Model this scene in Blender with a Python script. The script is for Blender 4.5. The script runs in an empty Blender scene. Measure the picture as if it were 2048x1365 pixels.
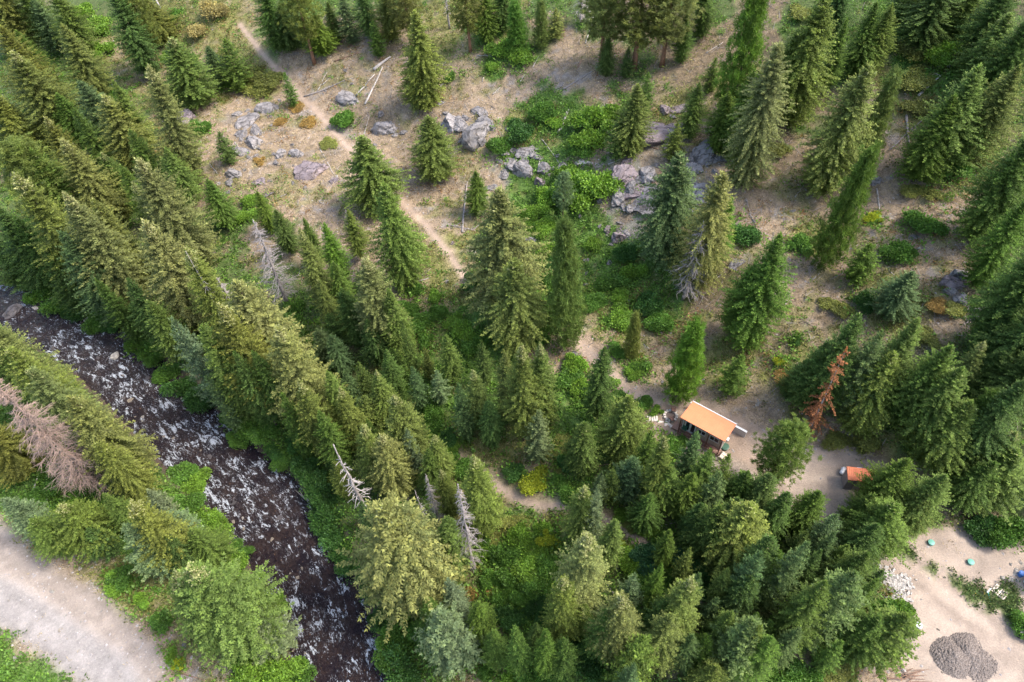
import bpy, bmesh, math, random
import numpy as np
from mathutils import Matrix, Vector

# ---------------------------------------------------------------- camera, sky, sun
F = 1420.0; H = 85.0                      # focal length in photo pixels (2048 wide), camera height above the creek
def nrm(a): return a / np.linalg.norm(a)
Zc = -nrm(np.array([(1100-1024)/F, -(1850-682.5)/F, -1.0]))
fw = np.array([0, 0, -1.0]); Yc = nrm(fw - fw.dot(Zc)*Zc); Xc = np.cross(Yc, Zc)
RM = np.array([Xc, Yc, Zc])
scene = bpy.context.scene
C = scene.collection
cam_d = bpy.data.cameras.new('camera'); cam = bpy.data.objects.new('camera', cam_d); C.objects.link(cam)
cam_d.sensor_width = 36; cam_d.lens = F/2048*36; cam_d.clip_end = 2000; cam_d.clip_start = 0.5
M4 = Matrix(RM.tolist()).to_4x4(); M4.translation = Vector((0, 0, H)); cam.matrix_world = M4
scene.camera = cam
SUN_AZ = math.radians(-6); SUN_EL = math.radians(54)   # azimuth from +X towards +Y
world = bpy.data.worlds.new('World'); scene.world = world; world.use_nodes = True
wn = world.node_tree; bg = wn.nodes['Background']
sky = wn.nodes.new('ShaderNodeTexSky'); sky.sky_type = 'NISHITA'; sky.sun_disc = False
sky.sun_elevation = SUN_EL; sky.sun_rotation = math.pi/2 - SUN_AZ
sky.air_density = 1.0; sky.dust_density = 3.0
wn.links.new(sky.outputs[0], bg.inputs[0]); bg.inputs[1].default_value = 0.15
sl = bpy.data.lights.new('sun', 'SUN'); sl.energy = 1.32; sl.angle = math.radians(16); sl.color = (1.0, 0.955, 0.89)
sun = bpy.data.objects.new('sun', sl); C.objects.link(sun)
sdir = Vector((math.cos(SUN_EL)*math.cos(SUN_AZ), math.cos(SUN_EL)*math.sin(SUN_AZ), math.sin(SUN_EL)))
sun.rotation_euler = sdir.to_track_quat('Z', 'Y').to_euler(); sun.location = sdir*200
scene.cycles.max_bounces = 10; scene.cycles.diffuse_bounces = 6; scene.cycles.transmission_bounces = 6
scene.view_settings.view_transform = 'Standard'; scene.view_settings.look = 'None'
scene.view_settings.exposure = 1.84; scene.view_settings.gamma = 1

rng = np.random.default_rng(7); rnd = random.Random(7)

# ---------------------------------------------------------------- terrain
_lat = np.random.default_rng(3).random((64, 64))
def vnoise(x, y, s, o=0):
    x = np.asarray(x, float)/s + 17.3*o; y = np.asarray(y, float)/s + 9.1*o
    xi = np.floor(x).astype(int); yi = np.floor(y).astype(int); fx = x-xi; fy = y-yi
    fx = fx*fx*(3-2*fx); fy = fy*fy*(3-2*fy)
    a = _lat[xi % 64, yi % 64]; b = _lat[(xi+1) % 64, yi % 64]; c = _lat[xi % 64, (yi+1) % 64]; d = _lat[(xi+1) % 64, (yi+1) % 64]
    return (a*(1-fx)+b*fx)*(1-fy) + (c*(1-fx)+d*fx)*fy
CL = np.array([(-330, 300), (-150, 143), (-91, 89.8), (-80.6, 84.7), (-65.2, 74.5), (-54.2, 63.4), (-44.9, 54.6), (-36.5, 46.6), (-30.2, 39.4), (-26, 32.5), (-22.9, 26.5), (-20.3, 20), (-12, 0), (60, -180)], float)
def creek(x, y):
    """signed distance to the creek's middle (north-east side positive) and length along it"""
    x = np.asarray(x, float); y = np.asarray(y, float)
    best = np.full(x.shape, 1e9); sg = np.zeros(x.shape); al = np.zeros(x.shape); L = 0
    for a, b in zip(CL[:-1], CL[1:]):
        d = b-a; l = np.hypot(*d); t = np.clip(((x-a[0])*d[0]+(y-a[1])*d[1])/l**2, 0, 1)
        qx = x-a[0]-t*d[0]; qy = y-a[1]-t*d[1]; r = np.hypot(qx, qy); m = r < best
        cr = -(d[1]*qx - d[0]*qy)
        best = np.where(m, r, best); sg = np.where(m, np.sign(cr), sg); al = np.where(m, L+t*l, al); L += l
    return best*sg, al
def sm(t): t = np.clip(t, 0, 1); return t*t*(3-2*t)
HALF = 5.4
def ground(x, y):
    s, al = creek(x, y)
    w = HALF + 0.9*(vnoise(al, 0*al, 6)-.5)
    a = np.abs(s)
    bank = sm((a-w+0.6)/2.2)*1.5 - 0.5*(1-sm((a-w+1.6)/1.6))
    p = np.maximum(s, 0)
    ne = 6.3*sm((p-6)/36) + 0.31*np.maximum(p-56, 0)**1.0*sm((p-54)/16)
    sw = 0.7*sm((-s-6)/8)
    z = bank + np.where(s > 0, ne, sw)
    amp = sm((a-6)/8)
    hill = sm((p-54)/14)
    z = z + amp*((vnoise(x, y, 9)-.5)*0.5 + hill*((vnoise(x, y, 14, 2)-.5)*2.6 + (vnoise(x, y, 5, 3)-.5)*0.7))
    z = z + sm((a-6)/3)*(vnoise(x, y, 1.7, 4)-.5)*0.16
    for cx, cy, r0, r1 in ((22.5, 45.5, 5.6, 8.6), (36, 38.5, 6, 9.5), (44, 24, 14, 19), (30, 41.5, 5, 8), (-55, 30, 9, 15)):
        k = 1-sm((np.hypot(x-cx, y-cy)-r0)/(r1-r0)); zt = 8.0 if cx > 0 else 2.1
        z = z*(1-k) + zt*k
    return z
def ray(u, v): return nrm(RM @ np.array([(u-1024)/F, -(v-682.5)/F, -1.0]))
_TS = np.linspace(50, 330, 500)
def at(u, v):
    """where the sight line of a photo pixel meets the terrain"""
    d = ray(u, v); P = d[None, :]*_TS[:, None]; dz = H+P[:, 2]-ground(P[:, 0], P[:, 1])
    i = int(np.argmax(dz < 0)); i = max(i, 1)
    if not (dz < 0).any(): i = len(_TS)-1
    t = _TS[i-1] + (_TS[i]-_TS[i-1])*dz[i-1]/(dz[i-1]-dz[i]+1e-9)
    x, y = d[0]*t, d[1]*t
    return np.array([x, y, float(ground(x, y))])
def proj(P):
    Q = (P-np.array([0, 0, H])) @ RM   # to camera axes
    z = np.minimum(Q[..., 2], -0.1)
    return 1024+F*Q[..., 0]/-z, 682.5-F*Q[..., 1]/-z, -Q[..., 2]

# ---------------------------------------------------------------- helpers
def link(name, me, mats, parent=None):
    o = bpy.data.objects.new(name, me); C.objects.link(o)
    for m in (mats if isinstance(mats, (list, tuple)) else [mats]): me.materials.append(m)
    if parent is not None: o.parent = parent
    return o
def tag(o, label=None, cat=None, group=None, kind=None):
    if label: o['label'] = label
    if cat: o['category'] = cat
    if group: o['group'] = group
    if kind: o['kind'] = kind
    return o
def empty(name, loc=(0, 0, 0), rz=0):
    o = bpy.data.objects.new(name, None); C.objects.link(o); o.location = loc; o.rotation_euler = (0, 0, rz)
    o.empty_display_size = .3
    return o
def fast_mesh(name, V, Fc, cols=None, matidx=None, smooth=False):
    V = np.asarray(V, np.float32); Fc = np.asarray(Fc, np.int32); n = Fc.shape[1]
    me = bpy.data.meshes.new(name)
    me.vertices.add(len(V)); me.vertices.foreach_set('co', V.ravel())
    me.loops.add(Fc.size); me.loops.foreach_set('vertex_index', Fc.ravel())
    me.polygons.add(len(Fc)); me.polygons.foreach_set('loop_start', np.arange(0, Fc.size, n, dtype=np.int32))
    me.polygons.foreach_set('loop_total', np.full(len(Fc), n, np.int32))
    if matidx is not None: me.polygons.foreach_set('material_index', np.asarray(matidx, np.int32))
    me.polygons.foreach_set('use_smooth', np.full(len(Fc), smooth, bool))
    me.update(calc_edges=True)
    for k, arr in (cols or {}).items():
        arr = np.asarray(arr, np.float32)
        if arr.ndim == 1:
            a = me.attributes.new(k, 'FLOAT', 'POINT'); a.data.foreach_set('value', arr)
        else:
            a = me.color_attributes.new(k, 'FLOAT_COLOR', 'POINT')
            if arr.shape[1] == 3: arr = np.concatenate([arr, np.ones((len(arr), 1), np.float32)], 1)
            a.data.foreach_set('color', arr.ravel())
    return me
class MB:
    def __init__(s): s.v = []; s.f = []
    def box(s, c, size, rz=0, rx=0, tilt=None):
        x, y, z = [k/2 for k in size]; m = Matrix.Rotation(rz, 3, 'Z') @ Matrix.Rotation(rx, 3, 'X'); n = len(s.v)
        for i in (-1, 1):
            for j in (-1, 1):
                for k in (-1, 1): s.v.append(tuple(Vector(c) + m @ Vector((i*x, j*y, k*z))))
        for q in ((0, 1, 3, 2), (4, 6, 7, 5), (0, 4, 5, 1), (2, 3, 7, 6), (0, 2, 6, 4), (1, 5, 7, 3)): s.f.append(tuple(n+i for i in q))
        return s
    def hexa(s, pts):   # 4 bottom, 4 top
        n = len(s.v); s.v += [tuple(p) for p in pts]
        for q in ((3, 2, 1, 0), (4, 5, 6, 7), (0, 1, 5, 4), (1, 2, 6, 5), (2, 3, 7, 6), (3, 0, 4, 7)): s.f.append(tuple(n+i for i in q))
        return s
    def tube(s, pts, rad, seg=6, cap=True):
        n = len(s.v); pts = [Vector(p) for p in pts]
        for i, p in enumerate(pts):
            d = (pts[min(i+1, len(pts)-1)]-pts[max(i-1, 0)]); d = d.normalized() if d.length > 1e-6 else Vector((0, 0, 1))
            a = d.orthogonal().normalized() if abs(d.z) < .95 else Vector((1, 0, 0)); a = (a-d*a.dot(d)).normalized(); b = d.cross(a)
            r = rad[i] if isinstance(rad, (list, tuple)) else rad
            for k in range(seg):
                t = 2*math.pi*k/seg; s.v.append(tuple(p + (a*math.cos(t)+b*math.sin(t))*r))
        for i in range(len(pts)-1):
            for k in range(seg):
                k2 = (k+1) % seg; s.f.append((n+i*seg+k, n+i*seg+k2, n+(i+1)*seg+k2, n+(i+1)*seg+k))
        if cap:
            s.f.append(tuple(n+k for k in range(seg-1, -1, -1))); s.f.append(tuple(n+(len(pts)-1)*seg+k for k in range(seg)))
        return s
    def mesh(s, name, bevel=0, smooth=False):
        me = bpy.data.meshes.new(name); me.from_pydata(s.v, [], s.f)
        if bevel:
            bm = bmesh.new(); bm.from_mesh(me); bmesh.ops.bevel(bm, geom=bm.edges[:], offset=bevel, segments=1, affect='EDGES'); bm.to_mesh(me); bm.free()
        if smooth: me.polygons.foreach_set('use_smooth', [True]*len(me.polygons))
        me.update(); return me
    def build(s, name, mat, parent=None, bevel=0, smooth=False): return link(name, s.mesh(name, bevel, smooth), mat, parent)

# ---------------------------------------------------------------- materials
def newmat(name, rough=.8):
    m = bpy.data.materials.new(name); m.use_nodes = True; b = m.node_tree.nodes['Principled BSDF']; b.inputs['Roughness'].default_value = rough
    return m, m.node_tree, b
def N(nt, t, **kw):
    n = nt.nodes.new(t)
    for k, v in kw.items(): setattr(n, k, v)
    return n
def noise(nt, scale, detail=4, rough=.6, co='Object'):
    tc = N(nt, 'ShaderNodeTexCoord'); n = N(nt, 'ShaderNodeTexNoise'); n.inputs['Scale'].default_value = scale
    n.inputs['Detail'].default_value = detail; n.inputs['Roughness'].default_value = rough
    nt.links.new(tc.outputs[co], n.inputs['Vector']); return n
def rmap(nt, src, a, b, c, d):
    m = N(nt, 'ShaderNodeMapRange'); nt.links.new(src, m.inputs[0])
    for i, v in enumerate((a, b, c, d)): m.inputs[i+1].default_value = v
    return m.outputs[0]
def scaled(nt, col, fac):
    v = N(nt, 'ShaderNodeVectorMath', operation='SCALE'); nt.links.new(col, v.inputs[0]); nt.links.new(fac, v.inputs['Scale']); return v.outputs[0]
def mixc(nt, f, a, b):
    m = N(nt, 'ShaderNodeMix', data_type='RGBA')
    if isinstance(f, float): m.inputs[0].default_value = f
    else: nt.links.new(f, m.inputs[0])
    for i, v in ((6, a), (7, b)):
        if isinstance(v, tuple): m.inputs[i].default_value = (*v, 1)
        else: nt.links.new(v, m.inputs[i])
    return m.outputs[2]
def bump(nt, b, h, strength, dist):
    k = N(nt, 'ShaderNodeBump'); k.inputs['Strength'].default_value = strength; k.inputs['Distance'].default_value = dist
    nt.links.new(h, k.inputs['Height']); nt.links.new(k.outputs[0], b.inputs['Normal'])
def simple(name, col, rough=.7, var=.25, scale=6, metal=0, bmp=0.2):
    m, nt, b = newmat(name, rough); n = noise(nt, scale)
    f = rmap(nt, n.outputs[0], .25, .75, 1-var, 1+var); rgb = N(nt, 'ShaderNodeRGB'); rgb.outputs[0].default_value = (*col, 1)
    nt.links.new(scaled(nt, rgb.outputs[0], f), b.inputs['Base Color']); b.inputs['Metallic'].default_value = metal
    if bmp: bump(nt, b, n.outputs[0], bmp, .05)
    return m
def foliage(name, transl=.48, rough=.6, pale=None):
    """leaf material: the crown's own colour (object colour) varied twig by twig and clump by clump"""
    m, nt, b = newmat(name, rough); b.inputs['Specular IOR Level'].default_value = .25
    oi = N(nt, 'ShaderNodeObjectInfo'); at_ = N(nt, 'ShaderNodeAttribute'); at_.attribute_name = 'tone'
    base = oi.outputs['Color']
    if pale: rgb = N(nt, 'ShaderNodeRGB'); rgb.outputs[0].default_value = (*pale, 1); base = mixc(nt, .82, base, rgb.outputs[0])
    else:
        at2 = N(nt, 'ShaderNodeAttribute'); at2.attribute_name = 'young'
        hs = N(nt, 'ShaderNodeVectorMath', operation='MULTIPLY'); hs.inputs[1].default_value = (1.6, 1.5, 1.25); nt.links.new(base, hs.inputs[0])
        base = mixc(nt, at2.outputs['Fac'], base, hs.outputs[0])
    n = noise(nt, .55, 2); f = rmap(nt, n.outputs[0], .3, .7, .78, 1.22)
    mu = N(nt, 'ShaderNodeMath', operation='MULTIPLY'); nt.links.new(f, mu.inputs[0]); nt.links.new(at_.outputs['Fac'], mu.inputs[1])
    col = scaled(nt, base, mu.outputs[0]); nt.links.new(col, b.inputs['Base Color'])
    tr = N(nt, 'ShaderNodeBsdfTranslucent'); nt.links.new(col, tr.inputs[0]); mx = N(nt, 'ShaderNodeMixShader'); mx.inputs[0].default_value = transl
    out = nt.nodes['Material Output']; nt.links.new(b.outputs[0], mx.inputs[1]); nt.links.new(tr.outputs[0], mx.inputs[2]); nt.links.new(mx.outputs[0], out.inputs[0])
    return m
M_needle = foliage('needles'); M_cone = foliage('cone_tips', .2, .7, pale=(.40, .385, .165)); M_leaf = foliage('leaves', .35, .5)
M_redneedle = foliage('dead_needles', .15, .8)
def barkmat(name, col):
    m, nt, b = newmat(name, .9); n = noise(nt, 3, 6, .7); n2 = noise(nt, 14, 3)
    rgb = N(nt, 'ShaderNodeRGB'); rgb.outputs[0].default_value = (*col, 1)
    c = scaled(nt, rgb.outputs[0], rmap(nt, n.outputs[0], .3, .7, .6, 1.4)); nt.links.new(c, b.inputs['Base Color']); bump(nt, b, n2.outputs[0], .6, .04); return m
M_bark = barkmat('bark', (.10, .07, .05)); M_pbark = barkmat('pine_bark', (.22, .11, .06)); M_grey = barkmat('weathered_wood', (.27, .235, .215))
M_white = barkmat('bleached_wood', (.37, .33, .295)); M_brownlog = barkmat('rotting_wood', (.20, .12, .08)); M_redtwig = barkmat('dead_branch', (.30, .21, .165))

def groundmat(name='soil_and_grass', q=1.0):
    m, nt, b = newmat(name, .95); b.inputs['Specular IOR Level'].default_value = .15
    a = N(nt, 'ShaderNodeAttribute'); a.attribute_name = 'Col'; base = a.outputs['Color']
    n1 = noise(nt, .9, 8, .72); n2 = noise(nt, 5, 6, .75); n3 = noise(nt, 2.2, 5, .65); n4 = noise(nt, 13, 4, .7)
    f = rmap(nt, n1.outputs[0], .3, .7, 1-.28*q, 1+.28*q); c = scaled(nt, base, f)
    c = scaled(nt, c, rmap(nt, n2.outputs[0], .3, .7, 1-.5*q, 1+.5*q)); c = scaled(nt, c, rmap(nt, n4.outputs[0], .3, .7, 1-.35*q, 1+.35*q))
    # straw-pale flecks and small dark litter
    st = rmap(nt, n3.outputs[0], .60, .70, 0, .45); hv = N(nt, 'ShaderNodeVectorMath', operation='MULTIPLY'); hv.inputs[1].default_value = (1.5, 1.4, 1.25); nt.links.new(c, hv.inputs[0])
    c = mixc(nt, st, c, hv.outputs[0])
    nt.links.new(c, b.inputs['Base Color']); bump(nt, b, n2.outputs[0], .7, .12); return m
M_ground = groundmat(); M_track = groundmat('packed_gravel', .38)

def watermat():
    m, nt, b = newmat('creek_water', .12); b.inputs['IOR'].default_value = 1.33; b.inputs['Specular IOR Level'].default_value = .5
    a = N(nt, 'ShaderNodeAttribute'); a.attribute_name = 'flow'   # metres along, across the creek
    r = N(nt, 'ShaderNodeAttribute'); r.attribute_name = 'rapid'
    def fn(sx, sy, sc, det, rough=.6, dist=0):
        mp = N(nt, 'ShaderNodeMapping'); mp.inputs['Scale'].default_value = (sx, sy, 1); nt.links.new(a.outputs['Vector'], mp.inputs[0])
        n = N(nt, 'ShaderNodeTexNoise'); n.inputs['Scale'].default_value = sc; n.inputs['Detail'].default_value = det; n.inputs['Roughness'].default_value = rough; n.inputs['Distortion'].default_value = dist
        nt.links.new(mp.outputs[0], n.inputs[0]); return n.outputs[0]
    bed = fn(1, 1, 1.8, 6, .8); bed2 = fn(1, 1, .35, 3)
    c = mixc(nt, rmap(nt, bed, .35, .7, 0, 1), (.012, .008, .011), (.055, .034, .028))
    c = mixc(nt, rmap(nt, bed2, .45, .62, 0, .8), c, (.012, .008, .013))
    st = fn(1, 1, 3.2, 2, .5); c = mixc(nt, rmap(nt, st, .68, .72, 0, .6), c, (.20, .12, .06))
    def mth(op, x, y, z=None):
        k = N(nt, 'ShaderNodeMath', operation=op)
        for i, v in enumerate((x, y, z)):
            if v is None: continue
            if isinstance(v, (int, float)): k.inputs[i].default_value = v
            else: nt.links.new(v, k.inputs[i])
        return k.outputs[0]
    big = fn(.55, 1.15, .9, 5, .72, 1.2); fine = fn(.65, 1.35, 3.6, 6, .8, .9); crest = fn(.4, 1.15, 1.5, 3, .6, 1.8)
    patch = rmap(nt, mth('MULTIPLY_ADD', r.outputs['Fac'], .26, mth('MULTIPLY_ADD', fine, .8, big)), 1.11, 1.185, 0, 1)
    line = mth('MULTIPLY', rmap(nt, mth('ABSOLUTE', mth('SUBTRACT', crest, .5), 0), .0, .035, 1, 0), rmap(nt, fine, .50, .62, 0, .8))
    line = mth('MULTIPLY', line, rmap(nt, r.outputs['Fac'], .35, .6, 0, .9))
    foam = mth('MAXIMUM', patch, line)
    rp = fn(.8, 1.5, 5.0, 5, .8, 1.2); c = mixc(nt, rmap(nt, rp, .56, .72, 0, .35), c, (.17, .165, .20))
    c = mixc(nt, foam, c, (.58, .61, .65)); nt.links.new(c, b.inputs['Base Color'])
    nt.links.new(rmap(nt, foam, 0, 1, .1, .7), b.inputs['Roughness'])
    wv = fn(1.0, 1.6, 2.2, 6, .75, .8); bump(nt, b, wv, 1.0, .6); return m
M_water = watermat()
def rockmat():
    m, nt, b = newmat('grey_rock', .85); oi = N(nt, 'ShaderNodeObjectInfo'); n = noise(nt, 1.2, 8, .7); n2 = noise(nt, 4, 5, .7)
    c = scaled(nt, oi.outputs['Color'], rmap(nt, n.outputs[0], .3, .7, .55, 1.4))
    c = mixc(nt, rmap(nt, n2.outputs[0], .60, .68, 0, .5), c, (.30, .22, .13))
    v = N(nt, 'ShaderNodeTexVoronoi', feature='DISTANCE_TO_EDGE'); v.inputs['Scale'].default_value = 1.1; tc = N(nt, 'ShaderNodeTexCoord')
    w = N(nt, 'ShaderNodeVectorMath', operation='MULTIPLY_ADD'); nt.links.new(n.outputs['Color'], w.inputs[0]); w.inputs[1].default_value = (1.2,)*3; nt.links.new(tc.outputs['Object'], w.inputs[2]); nt.links.new(w.outputs[0], v.inputs['Vector'])
    cr = rmap(nt, v.outputs['Distance'], 0, .05, .35, 1); nt.links.new(scaled(nt, c, cr), b.inputs['Base Color'])
    mu = N(nt, 'ShaderNodeMath', operation='MULTIPLY'); nt.links.new(cr, mu.inputs[0]); nt.links.new(n2.outputs[0], mu.inputs[1]); bump(nt, b, mu.outputs[0], .9, .3); return m
M_rock = rockmat()

# ---------------------------------------------------------------- ground sheet, painted by what grows or lies where
GRID = ["FFFFOOOOFFFFFOOOFFFddFFdFFFFGOFF", "FFFOOOOOFDDDdOOGFDdFFdddFFFGGGFF", "FFFOdOOODDDDDDDDDDDdFdOOFFFOGGFF", "FFFFOODDDDDDdDDDGGDGdODddFdDOGFF",
 "FFFFFODDDDDDdDDDOGDBBDDddDdDDOOF", "FFFFFFDDDDDDDDDBGGGBBBDDDDdDDDOF", "FFFFFFdDDDDDDDDBGGGBBDDDDDdDDDDF", "GFFFFFFFDDDdDDOGGGGBGdDDDODDDDDF",
 "GFFFFFFFFFDdDOOGGGGGGdODDDDDDDdF", "GGFFFFFFFFFFdOOGGGGOGOdDDDDOODdF", "GGGFFFFFFFFOOOGGGOOOOdDODDOOODDF", "GGGGFFFFFFFFOGGGGDDODOOOOOOOFOFF",
 "GGGGGFFFFFFFGGGGGGDDODOOOFFFFFFF", "GGGGGGFFFFFFGGGGOGGODDDDDdFFFFFF", "GGGGGGGFFFFFFOOOOGGFFDDDSDDOFFOF", "GGGGGGGFFFFFFGOOOGFFFFSSSSSddFFF",
 "OGGGGGGFFFFFFFOOGOFFFFFFSSSFFdDF", "OOOGGGGGFFFFFFOGGGOOFFFFFFFFFDSd", "DDOOOGGGGFFFFFGGGGOFFFFFFFFFSSSS", "DDDOOOGGGGFFFFGGGGFFFFFFFFFOSSSS",
 "GDDDDOOGGGFFFFFFGGFFFFFFFFFFSSSS", "GGODDDODGGFFFFOOGFFFFFFFFFFDSSSS"]
CODES = 'DdOGFSB'
PAL = np.array([(.262, .198, .134), (.165, .125, .080), (.150, .148, .05), (.080, .135, .030), (.076, .100, .034), (.30, .24, .185), (.19, .172, .155)])
GI = np.array([[CODES.index(c) for c in r[:32].ljust(32, 'F')] for r in GRID])
def surf_weights(P):
    u, v, dep = proj(P); x, y = P[:, 0], P[:, 1]
    jx = (vnoise(x, y, 5, 5)-.5)*90 + (vnoise(x, y, 1.6, 6)-.5)*60; jy = (vnoise(x, y, 5, 7)-.5)*90 + (vnoise(x, y, 1.6, 8)-.5)*60
    gx = (u+jx)/64-.5; gy = (v+jy)/62-.5; gx = np.clip(gx, 0, 30.999); gy = np.clip(gy, 0, 20.999)
    ix = gx.astype(int); iy = gy.astype(int); fx = gx-ix; fy = gy-iy; fx = sm((fx-.5)*1.8+.5); fy = sm((fy-.5)*1.8+.5)
    W = np.zeros((len(P), 7))
    for dx in (0, 1):
        for dy in (0, 1):
            w = (fx if dx else 1-fx)*(fy if dy else 1-fy); np.add.at(W, (np.arange(len(P)), GI[iy+dy, ix+dx]), w)
    off = (dep < 5) | (u < -350) | (u > 2400) | (v < -350) | (v > 1800); W[off] = 0; W[off, 4] = 1
    return W
def poly_mask(P, pts, soft=.5):
    """signed inside-ness of a world polygon given by photo points"""
    Q = np.array([at(*p)[:2] for p in pts]); x, y = P[:, 0], P[:, 1]; ins = np.zeros(len(P), bool); dm = np.full(len(P), 1e9)
    for a, b in zip(Q, np.roll(Q, -1, 0)):
        c = ((a[1] > y) != (b[1] > y)); xx = (b[0]-a[0])*(y-a[1])/(b[1]-a[1]+1e-12)+a[0]; ins ^= c & (x < xx)
        d = b-a; t = np.clip(((x-a[0])*d[0]+(y-a[1])*d[1])/(d@d+1e-9), 0, 1); dm = np.minimum(dm, np.hypot(x-a[0]-t*d[0], y-a[1]-t*d[1]))
    s = np.where(ins, dm, -dm); return sm(s/soft*.5+.5)
def line_mask(P, pts, w, soft=.4):
    Q = [at(*p)[:2] for p in pts]; x, y = P[:, 0], P[:, 1]; dm = np.full(len(P), 1e9)
    for a, b in zip(Q[:-1], Q[1:]):
        d = b-a; t = np.clip(((x-a[0])*d[0]+(y-a[1])*d[1])/(d@d+1e-9), 0, 1); dm = np.minimum(dm, np.hypot(x-a[0]-t*d[0], y-a[1]-t*d[1]))
    return sm((w/2-dm)/soft+.5), dm
ROAD = [(-400, 850), (0, 1035), (60, 1100), (130, 1150), (210, 1190), (265, 1245), (310, 1290), (335, 1365), (420, 1600), (200, 1600), (165, 1385), (75, 1305), (0, 1258), (-400, 1080)]
LANE = [(-500, 1000), (0, 1205), (100, 1270), (215, 1355), (340, 1560)]
YARD = [(1292, 800), (1340, 790), (1385, 795), (1480, 835), (1530, 860), (1600, 925), (1625, 895), (1690, 890), (1745, 915), (1790, 960), (1700, 990), (1660, 1010), (1680, 1060), (1760, 1100), (1830, 1070), (1920, 1050), (2100, 1075), (2400, 1200), (2300, 1600), (1800, 1600), (1745, 1400), (1810, 1330), (1795, 1200), (1760, 1130), (1700, 1085), (1630, 1040), (1560, 1000), (1500, 935), (1470, 915), (1400, 900), (1340, 868), (1298, 850)]
DRIVE = [(1560, 960), (1640, 1010), (1720, 1075), (1830, 1140), (1930, 1220), (2048, 1310), (2200, 1430)]
TRAILS = [([(480, 50), (530, 115), (590, 180), (640, 230), (690, 290), (740, 340), (800, 400), (850, 450), (900, 510), (930, 560)], .95),
          ([(1120, 670), (1160, 690), (1210, 738), (1255, 780), (1310, 805)], 1.6),
          ([(870, 890), (905, 910), (940, 932), (985, 967), (1030, 995), (1080, 1012), (1135, 1012), (1180, 1020), (1215, 1040), (1250, 1060), (1285, 1088), (1320, 1140), (1390, 1185), (1430, 1222), (1480, 1255), (1560, 1305), (1640, 1345), (1720, 1400)], 1.0)]
def axis(lo, hi, st, ext):
    a = list(np.arange(lo, hi+st/2, st)); g = st; p = hi
    while p < ext[1]: g *= 1.25; p += g; a.append(p)
    g = st; p = lo
    while p > ext[0]: g *= 1.25; p -= g; a.insert(0, p)
    return np.array(a)
ax = axis(-105, 100, .42, (-420, 420)); ay = axis(6, 172, .42, (-120, 520))
GX, GY = np.meshgrid(ax, ay); nx, ny = len(ax), len(ay)
GP = np.stack([GX.ravel(), GY.ravel(), ground(GX.ravel(), GY.ravel())], 1)
W = surf_weights(GP)
col = W @ PAL
def mixw(src, dst, m):
    k = W[:, src]*m; W[:, src] -= k; W[:, dst] += k
_x, _y = GP[:, 0], GP[:, 1]; _p = .55*vnoise(_x, _y, 5.5, 40)+.45*vnoise(_x, _y, 1.5, 41); _q = .5*vnoise(_x, _y, 7, 42)+.5*vnoise(_x, _y, 1.1, 43)
mixw(0, 2, sm((_p-.52)/.14)*.55); mixw(0, 1, sm((_q-.55)/.12)*.5); mixw(4, 3, sm((_q-.5)/.15)*.5); mixw(4, 1, sm((_p-.6)/.12)*.6); mixw(2, 0, sm((.42-_p)/.12)*.5); mixw(3, 2, sm((.40-_q)/.1)*.4); mixw(6, 0, sm((vnoise(_x, _y, 1.3, 44)-.35)/.12)*.75); mixw(6, 2, .25+0*_x); _o = (vnoise(_x, _y, 2.2, 45)*.6+vnoise(_x, _y, .9, 46)*.4); mixw(0, 6, sm((_o-.66)/.05)*.7)
col = W @ PAL
def lay(col, m, c): return col*(1-m[:, None]) + np.array(c)[None, :]*m[:, None]
roadm = poly_mask(GP, ROAD, 1.0); lanem, ld = line_mask(GP, LANE, 5.0, 1.6); yardm = poly_mask(GP, YARD, .8); drivem, dd = line_mask(GP, DRIVE, 4.2, 1.2)
strip = poly_mask(GP, [(1790, 1085), (1830, 1105), (1900, 1150), (1985, 1190), (2010, 1160), (2048, 1190), (2030, 1250), (1970, 1225), (1900, 1180), (1840, 1130), (1790, 1105)], .6)*(vnoise(GP[:, 0], GP[:, 1], 1.3, 9) > .36)
grav = poly_mask(GP, [(1888, 1275), (1928, 1264), (1950, 1285), (1990, 1335), (1960, 1348), (1900, 1350), (1872, 1325)], .5)
yard_near = sm((GP[:, 0]-27)/6)
col = lay(col, roadm, (.26, .215, .178)); col = lay(col, roadm*lanem*.85, (.25, .228, .210)); col *= (1-roadm*(.34*(vnoise(ld, ld*0+3, .75, 51)-.5)+.22*(vnoise(ld+2*vnoise(GP[:, 0], GP[:, 1], 9, 52), ld*0+8, .3, 53)-.5)))[:, None]
yc = np.array((.26, .195, .145))[None, :]*(1-yard_near[:, None]) + np.array((.31, .248, .195))[None, :]*yard_near[:, None]
yc *= (0.82+.36*vnoise(GP[:, 0], GP[:, 1], 3.1, 11))[:, None]; col = col*(1-yardm[:, None])+yc*yardm[:, None]
col = lay(col, yardm*drivem*.7*(GP[:, 1] < 36), (.29, .23, .18)); col *= (1-yardm*drivem*(.4*(vnoise(dd+1.5*vnoise(GP[:, 0], GP[:, 1], 7, 54), dd*0, .35, 55)-.5)))[:, None]
for off in (-.85, .85):
    q, _ = line_mask(GP, [(u+off*18, v-off*16) for u, v in DRIVE], .35, .5); col = lay(col, q*yardm*.45*(vnoise(GP[:, 0], GP[:, 1], 2, 12)+.2), (.24, .185, .145))
col = lay(col, strip*.9, (.09, .12, .035)); col = lay(col, grav*.6, (.2, .17, .15))
trailm = np.zeros(len(GP)); trailw = np.zeros(len(GP))
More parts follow.
